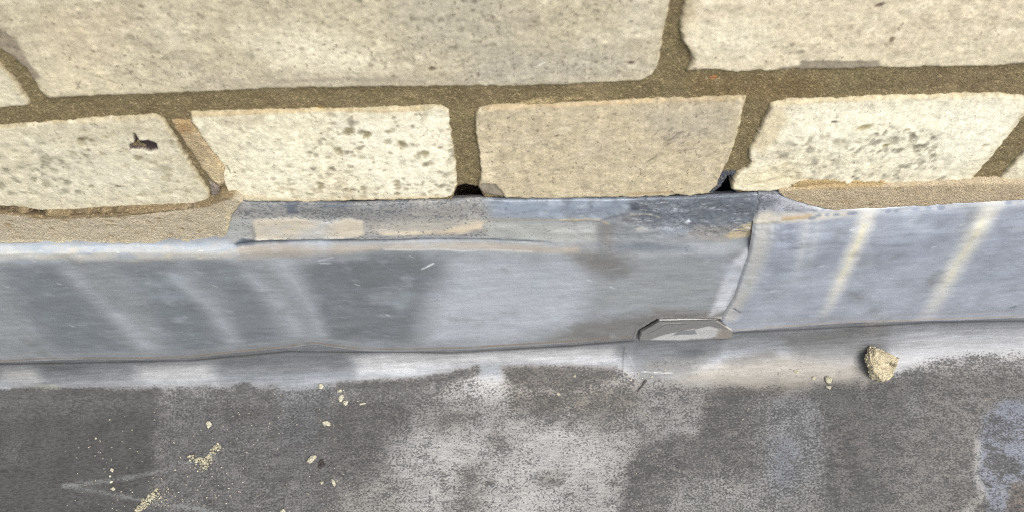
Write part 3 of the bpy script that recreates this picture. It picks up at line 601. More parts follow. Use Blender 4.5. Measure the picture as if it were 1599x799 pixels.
def pf_tan(p):
    p.put(sstep(0, 1, p.noise(14, 1)), (212, 184, 136), 0.6); p.poly([(320, 245), (350, 262), (348, 295), (328, 285), (318, 262)], (216, 200, 160), 2, 1, op=0.6)
    p.poly([(270, 188), (296, 186), (305, 205), (280, 208)], (150, 122, 82), 2, 1, op=0.7)
fillet('mortar_fillet', [(266, 191), (280, 190), (298, 190)], [(330, 284), (342, 293), (352, 290)], [(312, 262), (290, 228)], [(352, 262), (332, 238), (314, 213)], (176, 158, 126), pf_tan, 304, -0.1, 'tan broken joint mortar between the chipped and the pitted headers', depth=8, r=1.5, bulge=0.8)
def pf_grey(p): p.put(sstep(0, 1, p.noise(6, 1)), (120, 112, 104), 0.6)
fillet('mortar_fillet', [(325, 283), (336, 290), (341, 294)], [(330, 308), (334, 311), (341, 306)], [(328, 296)], [(342, 300)], (136, 126, 116), pf_grey, 305, 0.3, 'small grey mortar sliver in the open joint', depth=8, r=0.8, bulge=0.2)

# ------------------------------------------------------------------ lead cover flashing
def curve(pts, Y):
    q = np.array(sorted(px(pts, Y))); return lambda x: np.interp(x, q[:, 0], q[:, 1])
class Sheet:
    """Rows of (Y, z(x)) keys from the joint down to the hemmed free edge."""
    def __init__(s, keys): s.keys = [(Y, curve(pts, Y) if isinstance(pts, list) else pts) for Y, pts in keys]
    def y_at(s, x, z):
        ks = [(float(f(x)), Y) for Y, f in s.keys]; ks.sort(); return float(np.interp(z, [a for a, _ in ks], [b for _, b in ks]))
    def to_mm(s, a, b):
        Y = -8.0
        for _ in range(8): x, z = hit_y(a, b, Y); Y = 0.5 * Y + 0.5 * s.y_at(x, z)
        return x, z
LTOP = [(-400, 366), (0, 348), (350, 330), (376, 316), (385, 320), (430, 321), (470, 319), (560, 320.5), (640, 318), (700, 318), (760, 316), (800, 317), (880, 315), (950, 315), (1000, 313), (1060, 312), (1140, 307.5), (1240, 302)]
LCRE = [(-400, 396), (0, 384), (250, 381), (390, 379), (500, 376), (600, 374), (750, 374), (900, 376), (1000, 380), (1100, 378), (1240, 372)]
LBUL = [(-400, 410), (0, 398), (250, 396), (390, 396), (500, 393), (600, 391), (750, 393), (900, 396), (1000, 400), (1100, 396), (1240, 390)]
LBOT = [(-400, 584), (-100, 572), (0, 565), (60, 564), (130, 561), (215, 560), (300, 557), (400, 548), (450, 543), (490, 537), (520, 541), (560, 546), (640, 547), (700, 546), (800, 541), (900, 535), (985, 528), (1060, 524), (1145, 517), (1240, 512)]
RTOP = [(1100, 306), (1165, 305), (1215, 306), (1240, 315), (1290, 328), (1400, 324), (1530, 316), (1599, 311), (1900, 300)]
RBUL = [(1100, 348), (1165, 346), (1215, 342), (1240, 340), (1290, 340), (1400, 336), (1530, 327), (1599, 322), (1900, 310)]
RBOT = [(1050, 522), (1145, 516), (1200, 513), (1250, 510), (1330, 504), (1400, 501), (1450, 499), (1500, 499), (1599, 497), (1900, 486)]
SHL = Sheet([(-1.0, LTOP), (-3.6, LCRE), (-7.0, LBUL), (-11.0, LBOT)])
RMID = [(1100, 392), (1165, 390), (1300, 378), (1530, 366), (1900, 350)]
SHR = Sheet([(-1.7, RTOP), (-3.6, RBUL), (-7.7, RMID), (-11.9, RBOT)])
def build_sheet(sh, name, xl, xr, painter, seed, label, groove=None, left_edge=None, step=0.62):
    """xl may be a traced edge (list of pixels) giving the sheet's own free left side."""
    keys = sh.keys; Yt, ft = keys[0]; Yb, fb = keys[-1]
    rows = [(4.5, lambda x: ft(x) - 2.5), (Yt + 2.2, lambda x: ft(x) + 0.2)] + keys
    nseg = [10, 4] + [max(4, int(abs(float(keys[i][1](0.0 if xl is None or not isinstance(xl, list) else 140.0)) - float(keys[i + 1][1](0.0 if not isinstance(xl, list) else 140.0))) / step)) for i in range(len(keys) - 1)]
    tail = [(Yb + 0.1, lambda x: fb(x) - 0.7), (Yb + 0.5, lambda x: fb(x) - 1.1), (Yb + 1.5, lambda x: fb(x) - 1.1), (Yb + 1.9, lambda x: fb(x) - 0.6), (Yb + 2.6, lambda x: fb(x) + 20.0)]
    ncol = int((xr - (xl if not isinstance(xl, list) else 80)) / step)
    u = np.linspace(0, 1, ncol)
    if isinstance(xl, list):
        e = np.array([sh.to_mm(a, b) for a, b in xl]); e = e[np.argsort(e[:, 1])]
    def xrow(zref):
        return xl + u * (xr - xl) if not isinstance(xl, list) else np.interp(zref, e[:, 1], e[:, 0]) + u * (xr - np.interp(zref, e[:, 1], e[:, 0]))
    Xs, Ys, Zs = [], [], []
    for i in range(len(rows) - 1):
        (Y0, f0), (Y1, f1) = rows[i], rows[i + 1]
        for t in np.linspace(0, 1, nseg[i] + 1)[:-1]:
            xm = xl if not isinstance(xl, list) else 150.0
            x = xrow((1 - t) * float(f0(xm)) + t * float(f1(xm)))
            Xs.append(x); Ys.append(np.full(ncol, (1 - t) * Y0 + t * Y1)); Zs.append((1 - t) * f0(x) + t * f1(x))
    X, Y, Z = np.array(Xs), np.array(Ys), np.array(Zs)
    def smooth(a, w):
        p = np.pad(a, ((w, w), (0, 0)), mode='edge'); return np.mean([p[i:i + len(a)] for i in range(2 * w + 1)], axis=0)
    Y[8:-4] = smooth(smooth(Y, 4), 4)[8:-4]
    for Yk, f in [rows[-1]] + tail:
        x = X[-1]; X = np.vstack([X, x]); Y = np.vstack([Y, np.full(ncol, Yk)]); Z = np.vstack([Z, f(x)])
    nr = len(X); x, y, z = X.ravel(), Y.ravel(), Z.ravel()
    p = Paint(x, z, (138, 142, 145), sh.to_mm, seed=seed, spk=-0.12, rough=0.50)
    painter(p)
    ph = p.noise(16, 34, 3)
    p.put(sstep(0.1, 1.1, p.noise(28, 35, 4)) * 0.55, p.col * 0.0 + np.array([158, 166, 175.0]))
    p.put(sstep(0.25, 1.2, p.noise(20, 36, 4)) * 0.55, p.col * 0.0 + np.array([116, 119, 118.0]))
    p.put(sstep(0.35, 1.0, p.noise(9, 37, 4, 1.5)) * 0.35, p.col * 0.0 + np.array([172, 177, 184.0]), rough=0.6)
    p.put(sstep(0.5, 0.9, p.noise(3, 38, 3, 3.0)) * sstep(0.0, 0.8, ph) * 0.28, p.col * 0.0 + np.array([186, 190, 194.0]))
    p.put(sstep(0.62, 0.9, p.noise(2.2, 39, 3, 1.6)) * 0.25, p.col * 0.0 + np.array([112, 114, 114.0]))
    p.rough += 0.06 * p.noise(12, 40, 3)
    p.col *= (1 + 0.03 * p.noise(25, 31) + 0.025 * p.noise(5, 32, 3, 2.0) + 0.015 * p.noise(1.2, 33, 2, 3.0))[:, None]
    body = sstep(0, 12, (Z - Z[-6]).ravel())
    dt = (Z[14] - Z).ravel(); strip = sstep(1.0, 4.0, dt) * (1 - sstep(26, 34, dt)) * sstep(-10, 60, x) * (1 - sstep(112, 150, x) * float(isinstance(xl, list)))
    y = y - strip * (0.55 * fbm(x / 9, z / 6, 3, 52) + 0.22 * fbm(x / 2.5, z / 2.0, 2, 53)) - 0.35 * sstep(1, 4, dt) * (1 - sstep(20, 28, dt)) * fbm(x / 20, z / 8, 2, 54)
    y = y - 0.7 * fbm(x / 60, z / 50, 2, 44) - 0.26 * body * fbm(x / 16, z / 11, 3, 48) - 0.03 * body * fbm(x / 4, z / 2.5, 2, 49) + p.disp
    if isinstance(xl, list):                                     # fold the free left side back towards the sheet below
        U = np.tile(u, nr); y = y + 0.95 * (1 - sstep(0, 0.004, U)); 
    me = make_mesh(name, np.stack([x, y, z], 1), grid_quads(nr, ncol, True), M_FLASH, lin(np.clip(p.col, 0, 255)) * G_LEAD, np.clip(p.spk, -0.5, 1), np.clip(p.rough, 0.2, 1))
    return link(name, me, label=label, category='flashing')

CLIP = [(996, 530), (1000, 517), (1028, 500), (1120, 500), (1143, 516), (1144, 531)]
def paint_left(p):
    D, Lb = (110, 116, 121), (152, 157, 163)
    # broad water marks on the face, pale highlights painted between them
    p.poly([(10, 415), (90, 410), (150, 470), (200, 550), (90, 556), (40, 480)], D, 10, 2, op=0.8)
    p.poly([(195, 412), (260, 410), (330, 480), (350, 548), (270, 552), (230, 470)], D, 10, 2, op=0.85)
    p.poly([(300, 405), (380, 405), (420, 470), (440, 540), (370, 545), (350, 470)], D, 10, 2, op=0.75)
    p.poly([(480, 400), (560, 392), (705, 402), (700, 450), (662, 475), (650, 536), (520, 532), (480, 490), (468, 440)], (106, 111, 115), 10, 2, op=0.85)
    p.poly([(705, 402), (880, 400), (930, 430), (915, 500), (800, 530), (665, 535), (675, 470)], (168, 173, 180), 13, 2, op=0.9)
    for pts in ([(110, 425), (170, 480), (230, 540)], [(270, 430), (330, 480), (365, 530)], [(390, 430), (440, 480), (470, 525)], [(440, 410), (480, 470), (500, 520)]):
        p.stroke(pts, 7, (168, 174, 181), 7, 1.5, 0.75, 5)
    p.poly([(930, 410), (1130, 405), (1120, 490), (1010, 495), (930, 500)], (142, 146, 148), 7, 2, op=0.7)
    p.stroke([(950, 465), (1050, 455), (1110, 445)], 7, (152, 156, 157), 5, 1, 0.5)
    p.poly([(890, 388), (960, 388), (985, 420), (960, 432), (915, 418)], (106, 104, 101), 7, 2, op=0.75)
    p.poly([(860, 530), (905, 505), (990, 490), (1035, 492), (1000, 528), (940, 535)], (112, 110, 107), 7, 2, op=0.75)
    p.poly([(1020, 480), (1130, 485), (1135, 500), (1020, 500)], (124, 120, 115), 3, 1, op=0.6)
    p.poly([(1172, 385), (1166, 410), (1152, 445), (1135, 482), (1108, 494), (1118, 465), (1135, 430), (1148, 405)], (214, 216, 222), 2.5, 1.5, op=0.85, rough=0.42)
    # upper edge of the face
    p.poly([(-300, 384), (0, 376), (360, 372), (380, 398), (200, 404), (0, 408), (-300, 418)], (172, 178, 183), 3, 1, op=0.8)
    p.poly([(0, 392), (260, 392), (380, 388), (375, 400), (200, 406), (0, 404)], (180, 174, 160), 2.5, 1.5, op=0.6)
    p.poly([(370, 382), (600, 382), (760, 380), (900, 386), (905, 396), (760, 392), (600, 390), (480, 402), (372, 405)], (160, 150, 136), 2, 1, op=0.8)
    p.stroke([(600, 391), (690, 392), (720, 394), (770, 392), (830, 393)], 0.8, (196, 194, 186), 0.6, 0.2, 0.7)  # highlight along the bulge, painted as a pale line
    bm = p.m_poly([(-300, 384), (0, 376), (375, 370), (390, 402), (0, 412), (-300, 420)], 3, 1)
    p.put(bm * sstep(0.0, 0.7, p.noise(4, 60, 4, 3.0)), (150, 160, 170), 0.7); p.put(bm * sstep(0.2, 0.8, p.noise(3, 61, 4, 3.0)), (186, 178, 162), 0.6); p.put(bm * sstep(0.5, 0.9, p.noise(2, 62, 3, 2.5)), (206, 206, 200), 0.7)
    p.stroke([(370, 404), (470, 406), (560, 400)], 6, (168, 172, 175), 4, 1, 0.5)
    # stepped strip under the bricks
    p.poly([(360, 310), (770, 310), (770, 372), (360, 376)], (152, 150, 145), 1.5, 0.6, spk=0.40, rough=0.65)
    p.poly([(385, 312), (640, 312), (640, 336), (600, 345), (480, 336), (385, 335)], (126, 126, 124), 3, 1, op=0.7, spk=0.55)
    p.poly([(446, 316), (462, 316), (463, 332), (450, 334)], (88, 95, 105), 1.2, 0.3); p.poly([(500, 316), (545, 316), (540, 326), (505, 325)], (95, 98, 104), 1.5, 0.5, op=0.8)
    p.poly([(396, 345), (430, 341), (465, 340), (490, 345), (515, 347), (545, 340), (566, 346), (568, 368), (540, 371), (500, 372), (400, 374), (396, 355)], (188, 179, 160), 1.1, 0.8, op=0.9, spk=0.05, rough=0.9, disp=-0.7)
    p.put(p.m_poly([(396, 342), (568, 342), (568, 372), (400, 374)], 1, .3) * sstep(0.1, 0.8, p.noise(4, 50, 4)), (170, 162, 146), 0.55)
    p.stroke([(400, 373), (480, 372), (560, 369)], 1.0, (214, 210, 198), 0.6, 0.4, 0.8, disp=-0.4)
    p.poly([(590, 362), (690, 360), (740, 346), (757, 346), (752, 358), (720, 367), (600, 368)], (204, 190, 164), 2, 0.8, op=0.85, spk=0.0, rough=0.9, disp=-0.3)
    p.poly([(570, 352), (700, 345), (745, 340), (740, 352), (660, 362), (570, 362)], (172, 168, 156), 3, 1, op=0.7, spk=0.1)
    p.poly([(330, 340), (392, 342), (392, 374), (365, 374), (340, 368)], (160, 164, 160), 1.8, 0.6, op=0.7, spk=0.1)
    p.poly([(365, 379), (378, 372), (396, 374), (396, 382), (370, 385)], (84, 90, 98), 0.8, 0.3, spk=0.3)
    p.poly([(760, 312), (985, 308), (990, 328), (950, 341), (880, 343), (765, 338)], (134, 145, 159), 5.5, 2.0, op=0.85, spk=0.1, rough=0.5)
    p.put(p.m_poly([(760, 312), (985, 308), (990, 328), (950, 341), (765, 338)], 4, 1.5) * sstep(0.0, 0.9, p.noise(5, 51, 4, 1.5)), (176, 184, 190), 0.6); p.put(p.m_poly([(385, 312), (1000, 308), (1000, 318), (385, 323)], 2.5, 1.5) * sstep(-0.2, 0.6, p.noise(5, 55, 4, 1.5)), (84, 90, 98), 0.75)
    for a, b in ((793, 319), (790, 327), (818, 331), (886, 320), (924, 324)): p.blob((a, b), 0.6, 0.9, (104, 112, 124), 0, 0.6, 0.6, 0.7)
    p.stroke([(760, 344), (860, 343), (940, 345)], 1.6, (150, 144, 132), 0.8, 0.4, 0.8); p.stroke([(875, 343), (935, 344), (950, 350)], 1.4, (190, 174, 144), 0.6, 0.6, 0.8, disp=-0.3)
    p.poly([(760, 346), (935, 348), (930, 375), (850, 376), (760, 370)], (172, 174, 168), 2.5, 1, op=0.85, spk=0.12)
    p.stroke([(940, 345), (985, 332)], 1.6, (112, 114, 120), 0.8, 0.3, 0.8, w1=2.5, disp=0.4)
    p.poly([(985, 312), (1180, 300), (1185, 350), (1140, 370), (1040, 362), (985, 345)], (98, 105, 115), 2.5, 1.2, op=0.9, spk=0.50, rough=0.55)
    p.poly([(985, 318), (997, 318), (998, 328), (986, 328)], (74, 80, 92), 0.8, 0.3); p.poly([(1000, 320), (1042, 318), (1044, 332), (1004, 334)], (100, 106, 116), 1.5, 0.8, spk=0.62)
    p.stroke([(1008, 319), (1042, 317)], 0.8, (190, 188, 184), 0.5, 0.4, 0.7); p.stroke([(985, 335), (1010, 334), (1030, 339)], 1.2, (176, 170, 158), 0.5, 0.5, 0.8, disp=-0.3)
    p.poly([(970, 338), (1000, 337), (1000, 346), (970, 346)], (116, 116, 118), 1, 0.5, op=0.8, spk=0.4)
    p.poly([(994, 355), (1010, 354), (1012, 363), (994, 362)], (206, 200, 190), 0.7, 0.4, op=0.8); p.blob((1075, 346), 1.3, 2.2, (226, 232, 240), 0, 0.6, 0.3, 0.9)
    p.poly([(1000, 345), (1130, 350), (1120, 376), (1000, 378)], (146, 150, 154), 3, 1.5, op=0.6, spk=0.25)
    p.poly([(930, 380), (1000, 378), (1090, 388), (1080, 394), (1000, 392), (940, 400)], (104, 110, 117), 1.8, 0.8, op=0.85, spk=0.25)
    p.poly([(930, 350), (958, 352), (962, 402), (940, 400)], (120, 118, 116), 2.5, 1, op=0.7); p.stroke([(1040, 332), (1160, 318)], 0.8, (186, 190, 196), 0.6, 0.5, 0.5)
    p.poly([(1090, 352), (1150, 350), (1172, 362), (1130, 378), (1060, 372)], (158, 152, 144), 2.5, 1, op=0.6)
    p.poly([(1130, 368), (1160, 350), (1178, 346), (1178, 370), (1140, 372)], (196, 178, 140), 1.2, 0.6, op=0.7, spk=0.1)
    r = np.random.RandomState(12)
    for _ in range(110):
        a, b = r.uniform(985, 1165), r.uniform(312, 362); L = r.uniform(3, 14); p.stroke([(a, b), (a + L, b + r.uniform(-3, 2))], r.uniform(0.3, 0.9), (192, 194, 196) if r.rand() < .6 else (74, 78, 86), 0.4, 0.3, 0.6)
    # dark line sunk along the crease
    p.stroke([(372, 381), (400, 378), (460, 377), (500, 376), (560, 375), (640, 374), (720, 375), (790, 374), (860, 377)], 1.5, (66, 72, 78), 0.7, 0.35, 0.95, w1=0.1, disp=0.9)
    p.stroke([(540, 370), (600, 369), (700, 371), (760, 368)], 1.2, (128, 134, 142), 0.8, 0.4, 0.7)
    # brown free edge, scuffs
    p.stroke([(-300, 580), (-100, 570), (0, 563), (130, 559), (215, 558), (300, 555), (400, 546), (450, 541), (490, 534), (520, 538), (560, 543), (640, 544), (700, 543), (800, 538), (900, 532), (985, 526)], 1.9, (128, 115, 103), 0.9, 0.2, 0.9)
    p.stroke([(-100, 560), (130, 552), (300, 547), (450, 533), (490, 527), (560, 535)], 2.0, (150, 152, 152), 1.5, 0.4, 0.5)
    p.stroke([(659, 420), (677, 411)], 0.9, (226, 228, 230), 0.35, 0.1, 0.95); p.stroke([(497, 407), (520, 401)], 0.6, (206, 208, 210), 0.4, 0.2, 0.8); p.stroke([(500, 411), (518, 411)], 0.6, (200, 202, 204), 0.4, 0.2, 0.8)
    for a, b in ((555, 444), (602, 491), (118, 444), (110, 508), (162, 464), (333, 445), (917, 436), (953, 447), (8, 446), (90, 441), (640, 400)): p.stroke([(a, b), (a + 6, b + 2)], 0.6, (205, 208, 210), 0.4, 0.3, 0.7)
    for _ in range(40):
        a, b = r.uniform(0, 1120), r.uniform(410, 530); L = r.uniform(10, 45); p.stroke([(a, b), (a + L, b - 0.04 * L)], 0.3, (176, 180, 184) if r.rand() < .6 else (104, 106, 108), 0.35, 0.1, 0.4)
    # rim raised around the clip, highlight and gap shade painted along it
    p.stroke([(990, 527), (995, 513), (1026, 495), (1125, 495), (1146, 511)], 1.0, (166, 161, 154), 0.7, 0.4, 0.5, disp=-2.0)
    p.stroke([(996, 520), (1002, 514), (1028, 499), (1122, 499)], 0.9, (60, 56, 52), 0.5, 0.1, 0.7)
def paint_right(p):
    p.col[:] = (152, 158, 168); p.spk[:] = -0.15; p.rough[:] = 0.46
    p.poly([(1160, 420), (1620, 420), (1620, 500), (1150, 515)], (158, 164, 174), 12, 3, op=0.6)
    p.poly([(1380, 335), (1510, 328), (1450, 400), (1370, 420)], (144, 151, 164), 7, 2, op=0.6); p.poly([(1210, 345), (1250, 345), (1240, 420), (1190, 450)], (145, 152, 165), 5, 2, op=0.6)
    p.poly([(1280, 345), (1330, 345), (1310, 410), (1275, 430)], (145, 152, 165), 5, 2, op=0.5); p.poly([(1560, 325), (1640, 320), (1640, 430), (1500, 450)], (144, 151, 164), 7, 2, op=0.5)
    cr = (206, 203, 190)
    p.stroke([(1356, 328), (1350, 350), (1333, 392), (1312, 440), (1288, 490)], 7.5, cr, 3.4, 0.8, 0.85, 5.5, True, rough=0.65)
    p.stroke([(1348, 355), (1330, 400), (1310, 440)], 2.0, (210, 204, 172), 1.5, 0.3, 0.7, 1.5, True)
    p.stroke([(1552, 316), (1532, 350), (1505, 395), (1475, 445), (1448, 492)], 10.0, cr, 4.0, 0.8, 0.8, 8.5, True, rough=0.65)
    p.stroke([(1535, 345), (1505, 395), (1475, 445)], 2.5, (208, 202, 172), 1.8, 0.3, 0.6, 2.0, True)
    p.stroke([(1194, 342), (1186, 390), (1168, 440), (1140, 495)], 9, (178, 176, 168), 4, 0.6, 0.7, 8, rough=0.6)
    p.stroke([(1262, 338), (1256, 380), (1240, 440)], 4, (188, 190, 188), 3, 0.5, 0.55, 3, True); p.stroke([(1280, 340), (1272, 380), (1262, 420)], 3, (186, 188, 186), 2.5, 0.5, 0.4, 2, True)
    p.poly([(1160, 334), (1290, 331), (1340, 328), (1338, 338), (1270, 345), (1165, 352)], (190, 184, 168), 1.5, 0.6, op=0.8, rough=0.7)
    p.stroke([(1340, 333), (1420, 329), (1530, 322), (1620, 317)], 1.6, (176, 178, 178), 1.0, 0.5, 0.7)
    p.stroke([(1224, 342), (1265, 338)], 2.0, (176, 152, 118), 0.7, 0.5, 0.85, disp=-0.4)
    p.poly([(1160, 300), (1225, 300), (1238, 315), (1285, 329), (1240, 333), (1200, 330), (1165, 345)], (150, 153, 160), 1.2, 0.6, spk=0.30, rough=0.6); p.poly([(1165, 303), (1210, 302), (1220, 318), (1180, 330)], (112, 116, 124), 2, 0.8, op=0.8, spk=0.4)
    p.stroke([(1210, 318), (1240, 322), (1280, 327)], 2.0, (206, 208, 210), 1.0, 0.5, 0.7); p.stroke([(1190, 333), (1235, 330), (1275, 330)], 0.8, (104, 108, 116), 0.6, 0.3, 0.8, disp=0.6)
    r = np.random.RandomState(5)
    for a, b in ((1268, 342), (1278, 337), (1292, 336), (1306, 336), (1328, 334), (1334, 334), (1388, 330), (1400, 330), (1430, 329), (1450, 327), (1470, 326), (1575, 318)): p.blob((a, b), 1.6, 0.9, (120, 128, 146), 0, 0.5, 0.3, 0.8)
    p.stroke([(1148, 514), (1200, 511), (1250, 508), (1330, 502), (1450, 497), (1599, 495), (1800, 488)], 1.5, (168, 155, 140), 0.8, 0.2, 0.85)
    p.stroke([(1148, 506), (1250, 500), (1450, 488), (1620, 486)], 3.0, (150, 150, 152), 2.5, 0.6, 0.5)
    p.blob((1583, 480), 1.8, 1.0, (96, 104, 118), 20, 0.5, 0.3, 0.8); p.stroke([(1146, 482), (1155, 488)], 1.0, (96, 98, 102), 0.5, 0.2, 0.85, disp=0.4); p.blob((1160, 486), 4, 2, (140, 146, 156), 0, 0.7, 0.3, 0.6)
    for _ in range(34):
        a, b = r.uniform(1170, 1599), r.uniform(345, 490); L = r.uniform(8, 40); p.stroke([(a, b), (a + L, b - 0.04 * L)], 0.3, (196, 202, 212) if r.rand() < .65 else (118, 124, 136), 0.35, 0.1, 0.45)
    for a, b in ((1456, 388), (1328, 360), (1280, 416), (1420, 345), (1500, 352)): p.stroke([(a, b), (a + 6, b - 1)], 0.6, (225, 230, 236), 0.4, 0.2, 0.8)
    p.stroke([(1176, 345), (1171, 392), (1160, 422), (1147, 462), (1128, 494)], 0.5, (98, 96, 94), 0.5, 0.15, 0.4)  # seam shade painted as a thin dark line
build_sheet(SHL, 'lead_flashing', -440.0, 118.0, paint_left, 41, 'long dull grey lead flashing with a stepped mortar-smeared top, left of the seam')
build_sheet(SHR, 'lead_flashing', [(1166, 300), (1172, 320), (1177, 346), (1171, 392), (1160, 422), (1147, 462), (1128, 494), (1118, 516)], 460.0, paint_right, 47, 'bluish lead flashing with two cream run streaks, right of the seam')

# ------------------------------------------------------------------ lead clip turned up over the free edge
def build_clip():
    Y = -13.0
    def pc(p):
        p.spk[:] = 0.08; p.rough[:] = 0.5
        p.poly([(1005, 533), (1040, 521), (1075, 514), (1105, 508), (1128, 514), (1118, 526), (1050, 533)], (214, 214, 213), 1.2, 1.2, op=0.8)
        p.poly([(1060, 516), (1085, 514), (1088, 521), (1050, 523)], (120, 124, 128), 0.6, 0.5, op=0.8); p.stroke([(1085, 513), (1118, 505)], 1.4, (128, 128, 128), 0.5, 0.3, 0.9)
        p.poly([(1122, 512), (1142, 515), (1142, 530), (1116, 528)], (160, 152, 142), 1.0, 0.6, op=0.7); p.stroke([(1120, 501), (1143, 516)], 0.8, (206, 200, 190), 0.4, 0.1, 0.9); p.stroke([(1035, 505), (1062, 504)], 0.5, (206, 204, 200), 0.3, 0.2, 0.7)
        p.stroke([(998, 530), (1001, 517), (1029, 501), (1085, 500)], 0.7, (70, 66, 62), 0.35, 0.3, 0.85); p.stroke([(1085, 500), (1119, 499), (1135, 509)], 0.8, (74, 70, 66), 0.35, 0.2, 0.85); p.stroke([(1012, 520), (1040, 506), (1075, 505)], 0.5, (80, 78, 76), 0.3, 0.2, 0.7)  # gap shade around the tab painted onto its edges
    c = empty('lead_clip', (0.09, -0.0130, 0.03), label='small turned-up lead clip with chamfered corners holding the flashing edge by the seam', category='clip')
    off = np.array([90, -13.0, 30.0])
    P = lambda q: px(q, Y)
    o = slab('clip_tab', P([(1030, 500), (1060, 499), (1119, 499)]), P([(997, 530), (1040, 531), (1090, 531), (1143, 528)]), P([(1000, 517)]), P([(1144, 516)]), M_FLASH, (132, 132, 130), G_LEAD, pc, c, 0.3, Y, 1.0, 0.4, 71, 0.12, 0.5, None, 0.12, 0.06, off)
    a = o.data.attributes.new('gloss', 'FLOAT', 'POINT'); a.data.foreach_set('value', np.full(len(o.data.vertices), 0.42, np.float32))
    # the strap that runs back under the flashing edge
    (xa, za), (xb, zb) = px([(997, 531), (1143, 529)], Y); co, q = [], []
    prof = [(Y, 0.3), (Y + 0.5, -0.5), (Y + 1.4, -1.1), (Y + 3.2, -1.2), (Y + 6.6, -0.6), (Y + 7.0, 8.0), (Y + 7.6, 8.0), (Y + 7.4, 0.2), (Y + 3.2, 0.4), (Y + 1.6, 0.6)]
    ns = 24
    for i in range(ns):
        t = i / (ns - 1)
        for yy, dz in prof: co.append((xa + t * (xb - xa), yy, za + t * (zb - za) + dz))
    m = len(prof)
    for i in range(ns - 1):
        for j in range(m - 1): q.append((i * m + j, i * m + j + 1, (i + 1) * m + j + 1, (i + 1) * m + j))
    n = len(co)
    me = make_mesh('clip_strap', np.array(co) - off, np.array(q), M_FLASH, np.tile(lin((118, 120, 122)) * G_LEAD, (n, 1)), np.full(n, 0.1), np.full(n, 0.5))
    link('clip_strap', me, c)
build_clip()

# ------------------------------------------------------------------ loose bits on the roof
def surf_at(a, b):
    x, s = roof_mm(a, b); return np.array([x, np.interp(s, PCUM, PROF[:, 0]), np.interp(s, PCUM, PROF[:, 1])])
def ico(sub):
    import bmesh
    bm = bmesh.new(); bmesh.ops.create_icosphere(bm, subdivisions=sub, radius=1.0)
    v = np.array([p.co[:] for p in bm.verts]); f = np.array([[q.index for q in p.verts] for p in bm.faces]); bm.free(); return v, f
ICO = {s: ico(s) for s in (1, 2, 3, 6)}
from mathutils import noise as mnoise
def noise3(v, sc, seed):
    o = Vector((seed * 1.37, seed * 0.71, seed * 2.3))
    return np.array([mnoise.fractal(Vector(q) * sc + o, 1.0, 2.0, 3) for q in v])
def chip(v, seed, n=9, lo=0.62, hi=0.9):
    r = np.random.RandomState(seed)
    for _ in range(n):
        k = r.normal(size=3); k /= np.linalg.norm(k); d = r.uniform(lo, hi); over = np.maximum(0, v @ k - d); v = v - over[:, None] * k
    return v
def crumb_geo(L, W, H, rot, seed, sub=2):
    v, f = ICO[sub]; v = v.copy(); r = 1 + 0.42 * noise3(v, 1.3, seed) + 0.24 * noise3(v, 3.4, seed + 5)
    v = chip(v * r[:, None], seed, 10, 0.5, 0.85) * 1.15; v = v * np.array([L, W, H]) / 2; a = math.radians(rot)
    v = np.stack([v[:, 0] * math.cos(a) - v[:, 1] * math.sin(a), v[:, 0] * math.sin(a) + v[:, 1] * math.cos(a), v[:, 2] + H * 0.36], 1)
    return v, f
def attrs(n, rgb, seed, gain=G_MORTAR):
    r = np.random.RandomState(seed); c = lin(rgb) * gain; return np.tile(c, (n, 1)) * (0.85 + 0.3 * r.rand(n, 1)), np.full(n, 0.4)
def crumb(name, a, b, wpx, hpx, rot, rgb, seed, label, cat='mortar crumb', group='mortar crumbs dropped on the lead roof', thick=0.5, sub=3):
    P = surf_at(a, b); k = 2.7 + (b - 700) * 0.0018
    v, f = crumb_geo(wpx / k, hpx / k * 1.04, min(wpx, hpx) / k * thick, -rot, seed, sub); t, s = attrs(len(v), rgb, seed)
    o = link(name, make_mesh(name, v, f, M_MORTAR, t, s), label=label, category=cat, group=group); o.location = P * 0.001; return o
for i, (a, b, w, h, rt, lb) in enumerate((
        (326, 662, 12, 9, 60, 'single oval cream crumb above the heart-shaped spill of grit'),
        (501, 602, 9, 8, 30, 'small ragged cream crumb highest of the little column, just below the cove'),
        (532, 622, 11, 10, 70, 'larger half of the split cream crumb below the cove'),
        (539, 629, 8, 7, 40, 'smaller right half of the split cream crumb below the cove'),
        (510, 660, 15, 7, 20, 'bright narrow cream crumb midway between the split crumb and the dirt clump'),
        (488, 716, 20, 10, -35, 'long flat cream flake touching the dark dirt clump'),
        (521, 752, 4.5, 13, -25, 'thin upright cream sliver below the dirt clump'),
        (503, 753, 7, 5, 0, 'small dull cream crumb left of the thin sliver'),
        (531, 610, 7, 5, -20, 'small pale crumb just above the split crumb'),
        (442, 797, 10, 8, 20, 'cream crumb cut by the bottom edge below the flake'),
        (566, 630, 9, 4, -10, 'thin dull crumb right of the split crumb'),
        (1293, 593, 11, 10, 0, 'greenish grey crumb left of the big mortar lump'),
        (1293, 604, 7, 6, 0, 'small round crumb right below the greenish grey crumb'),
        (1270, 590, 6, 5, 0, 'tiny crumb left of the greenish grey crumb'),
        (1243, 580, 10, 4, 25, 'thin ochre crumb on the beige wash mark'),
        (872, 615, 5, 5, 0, 'white speck of mortar on the brown-stained lead'),
        (897, 587, 4.5, 4, 0, 'white speck of mortar on the dark brown patch under the cove'),
        (177, 763, 8, 6, 0, 'cream crumb inside the faint V-shaped scuff'),
        (175, 733, 8, 5, 40, 'cream crumb just above the V-shaped scuff'))):
    rgb = (192, 187, 166) if b > 600 and a < 600 else (186, 181, 156)
    crumb('mortar_crumb', a, b, w, h, rt, rgb, 500 + i * 13, lb)
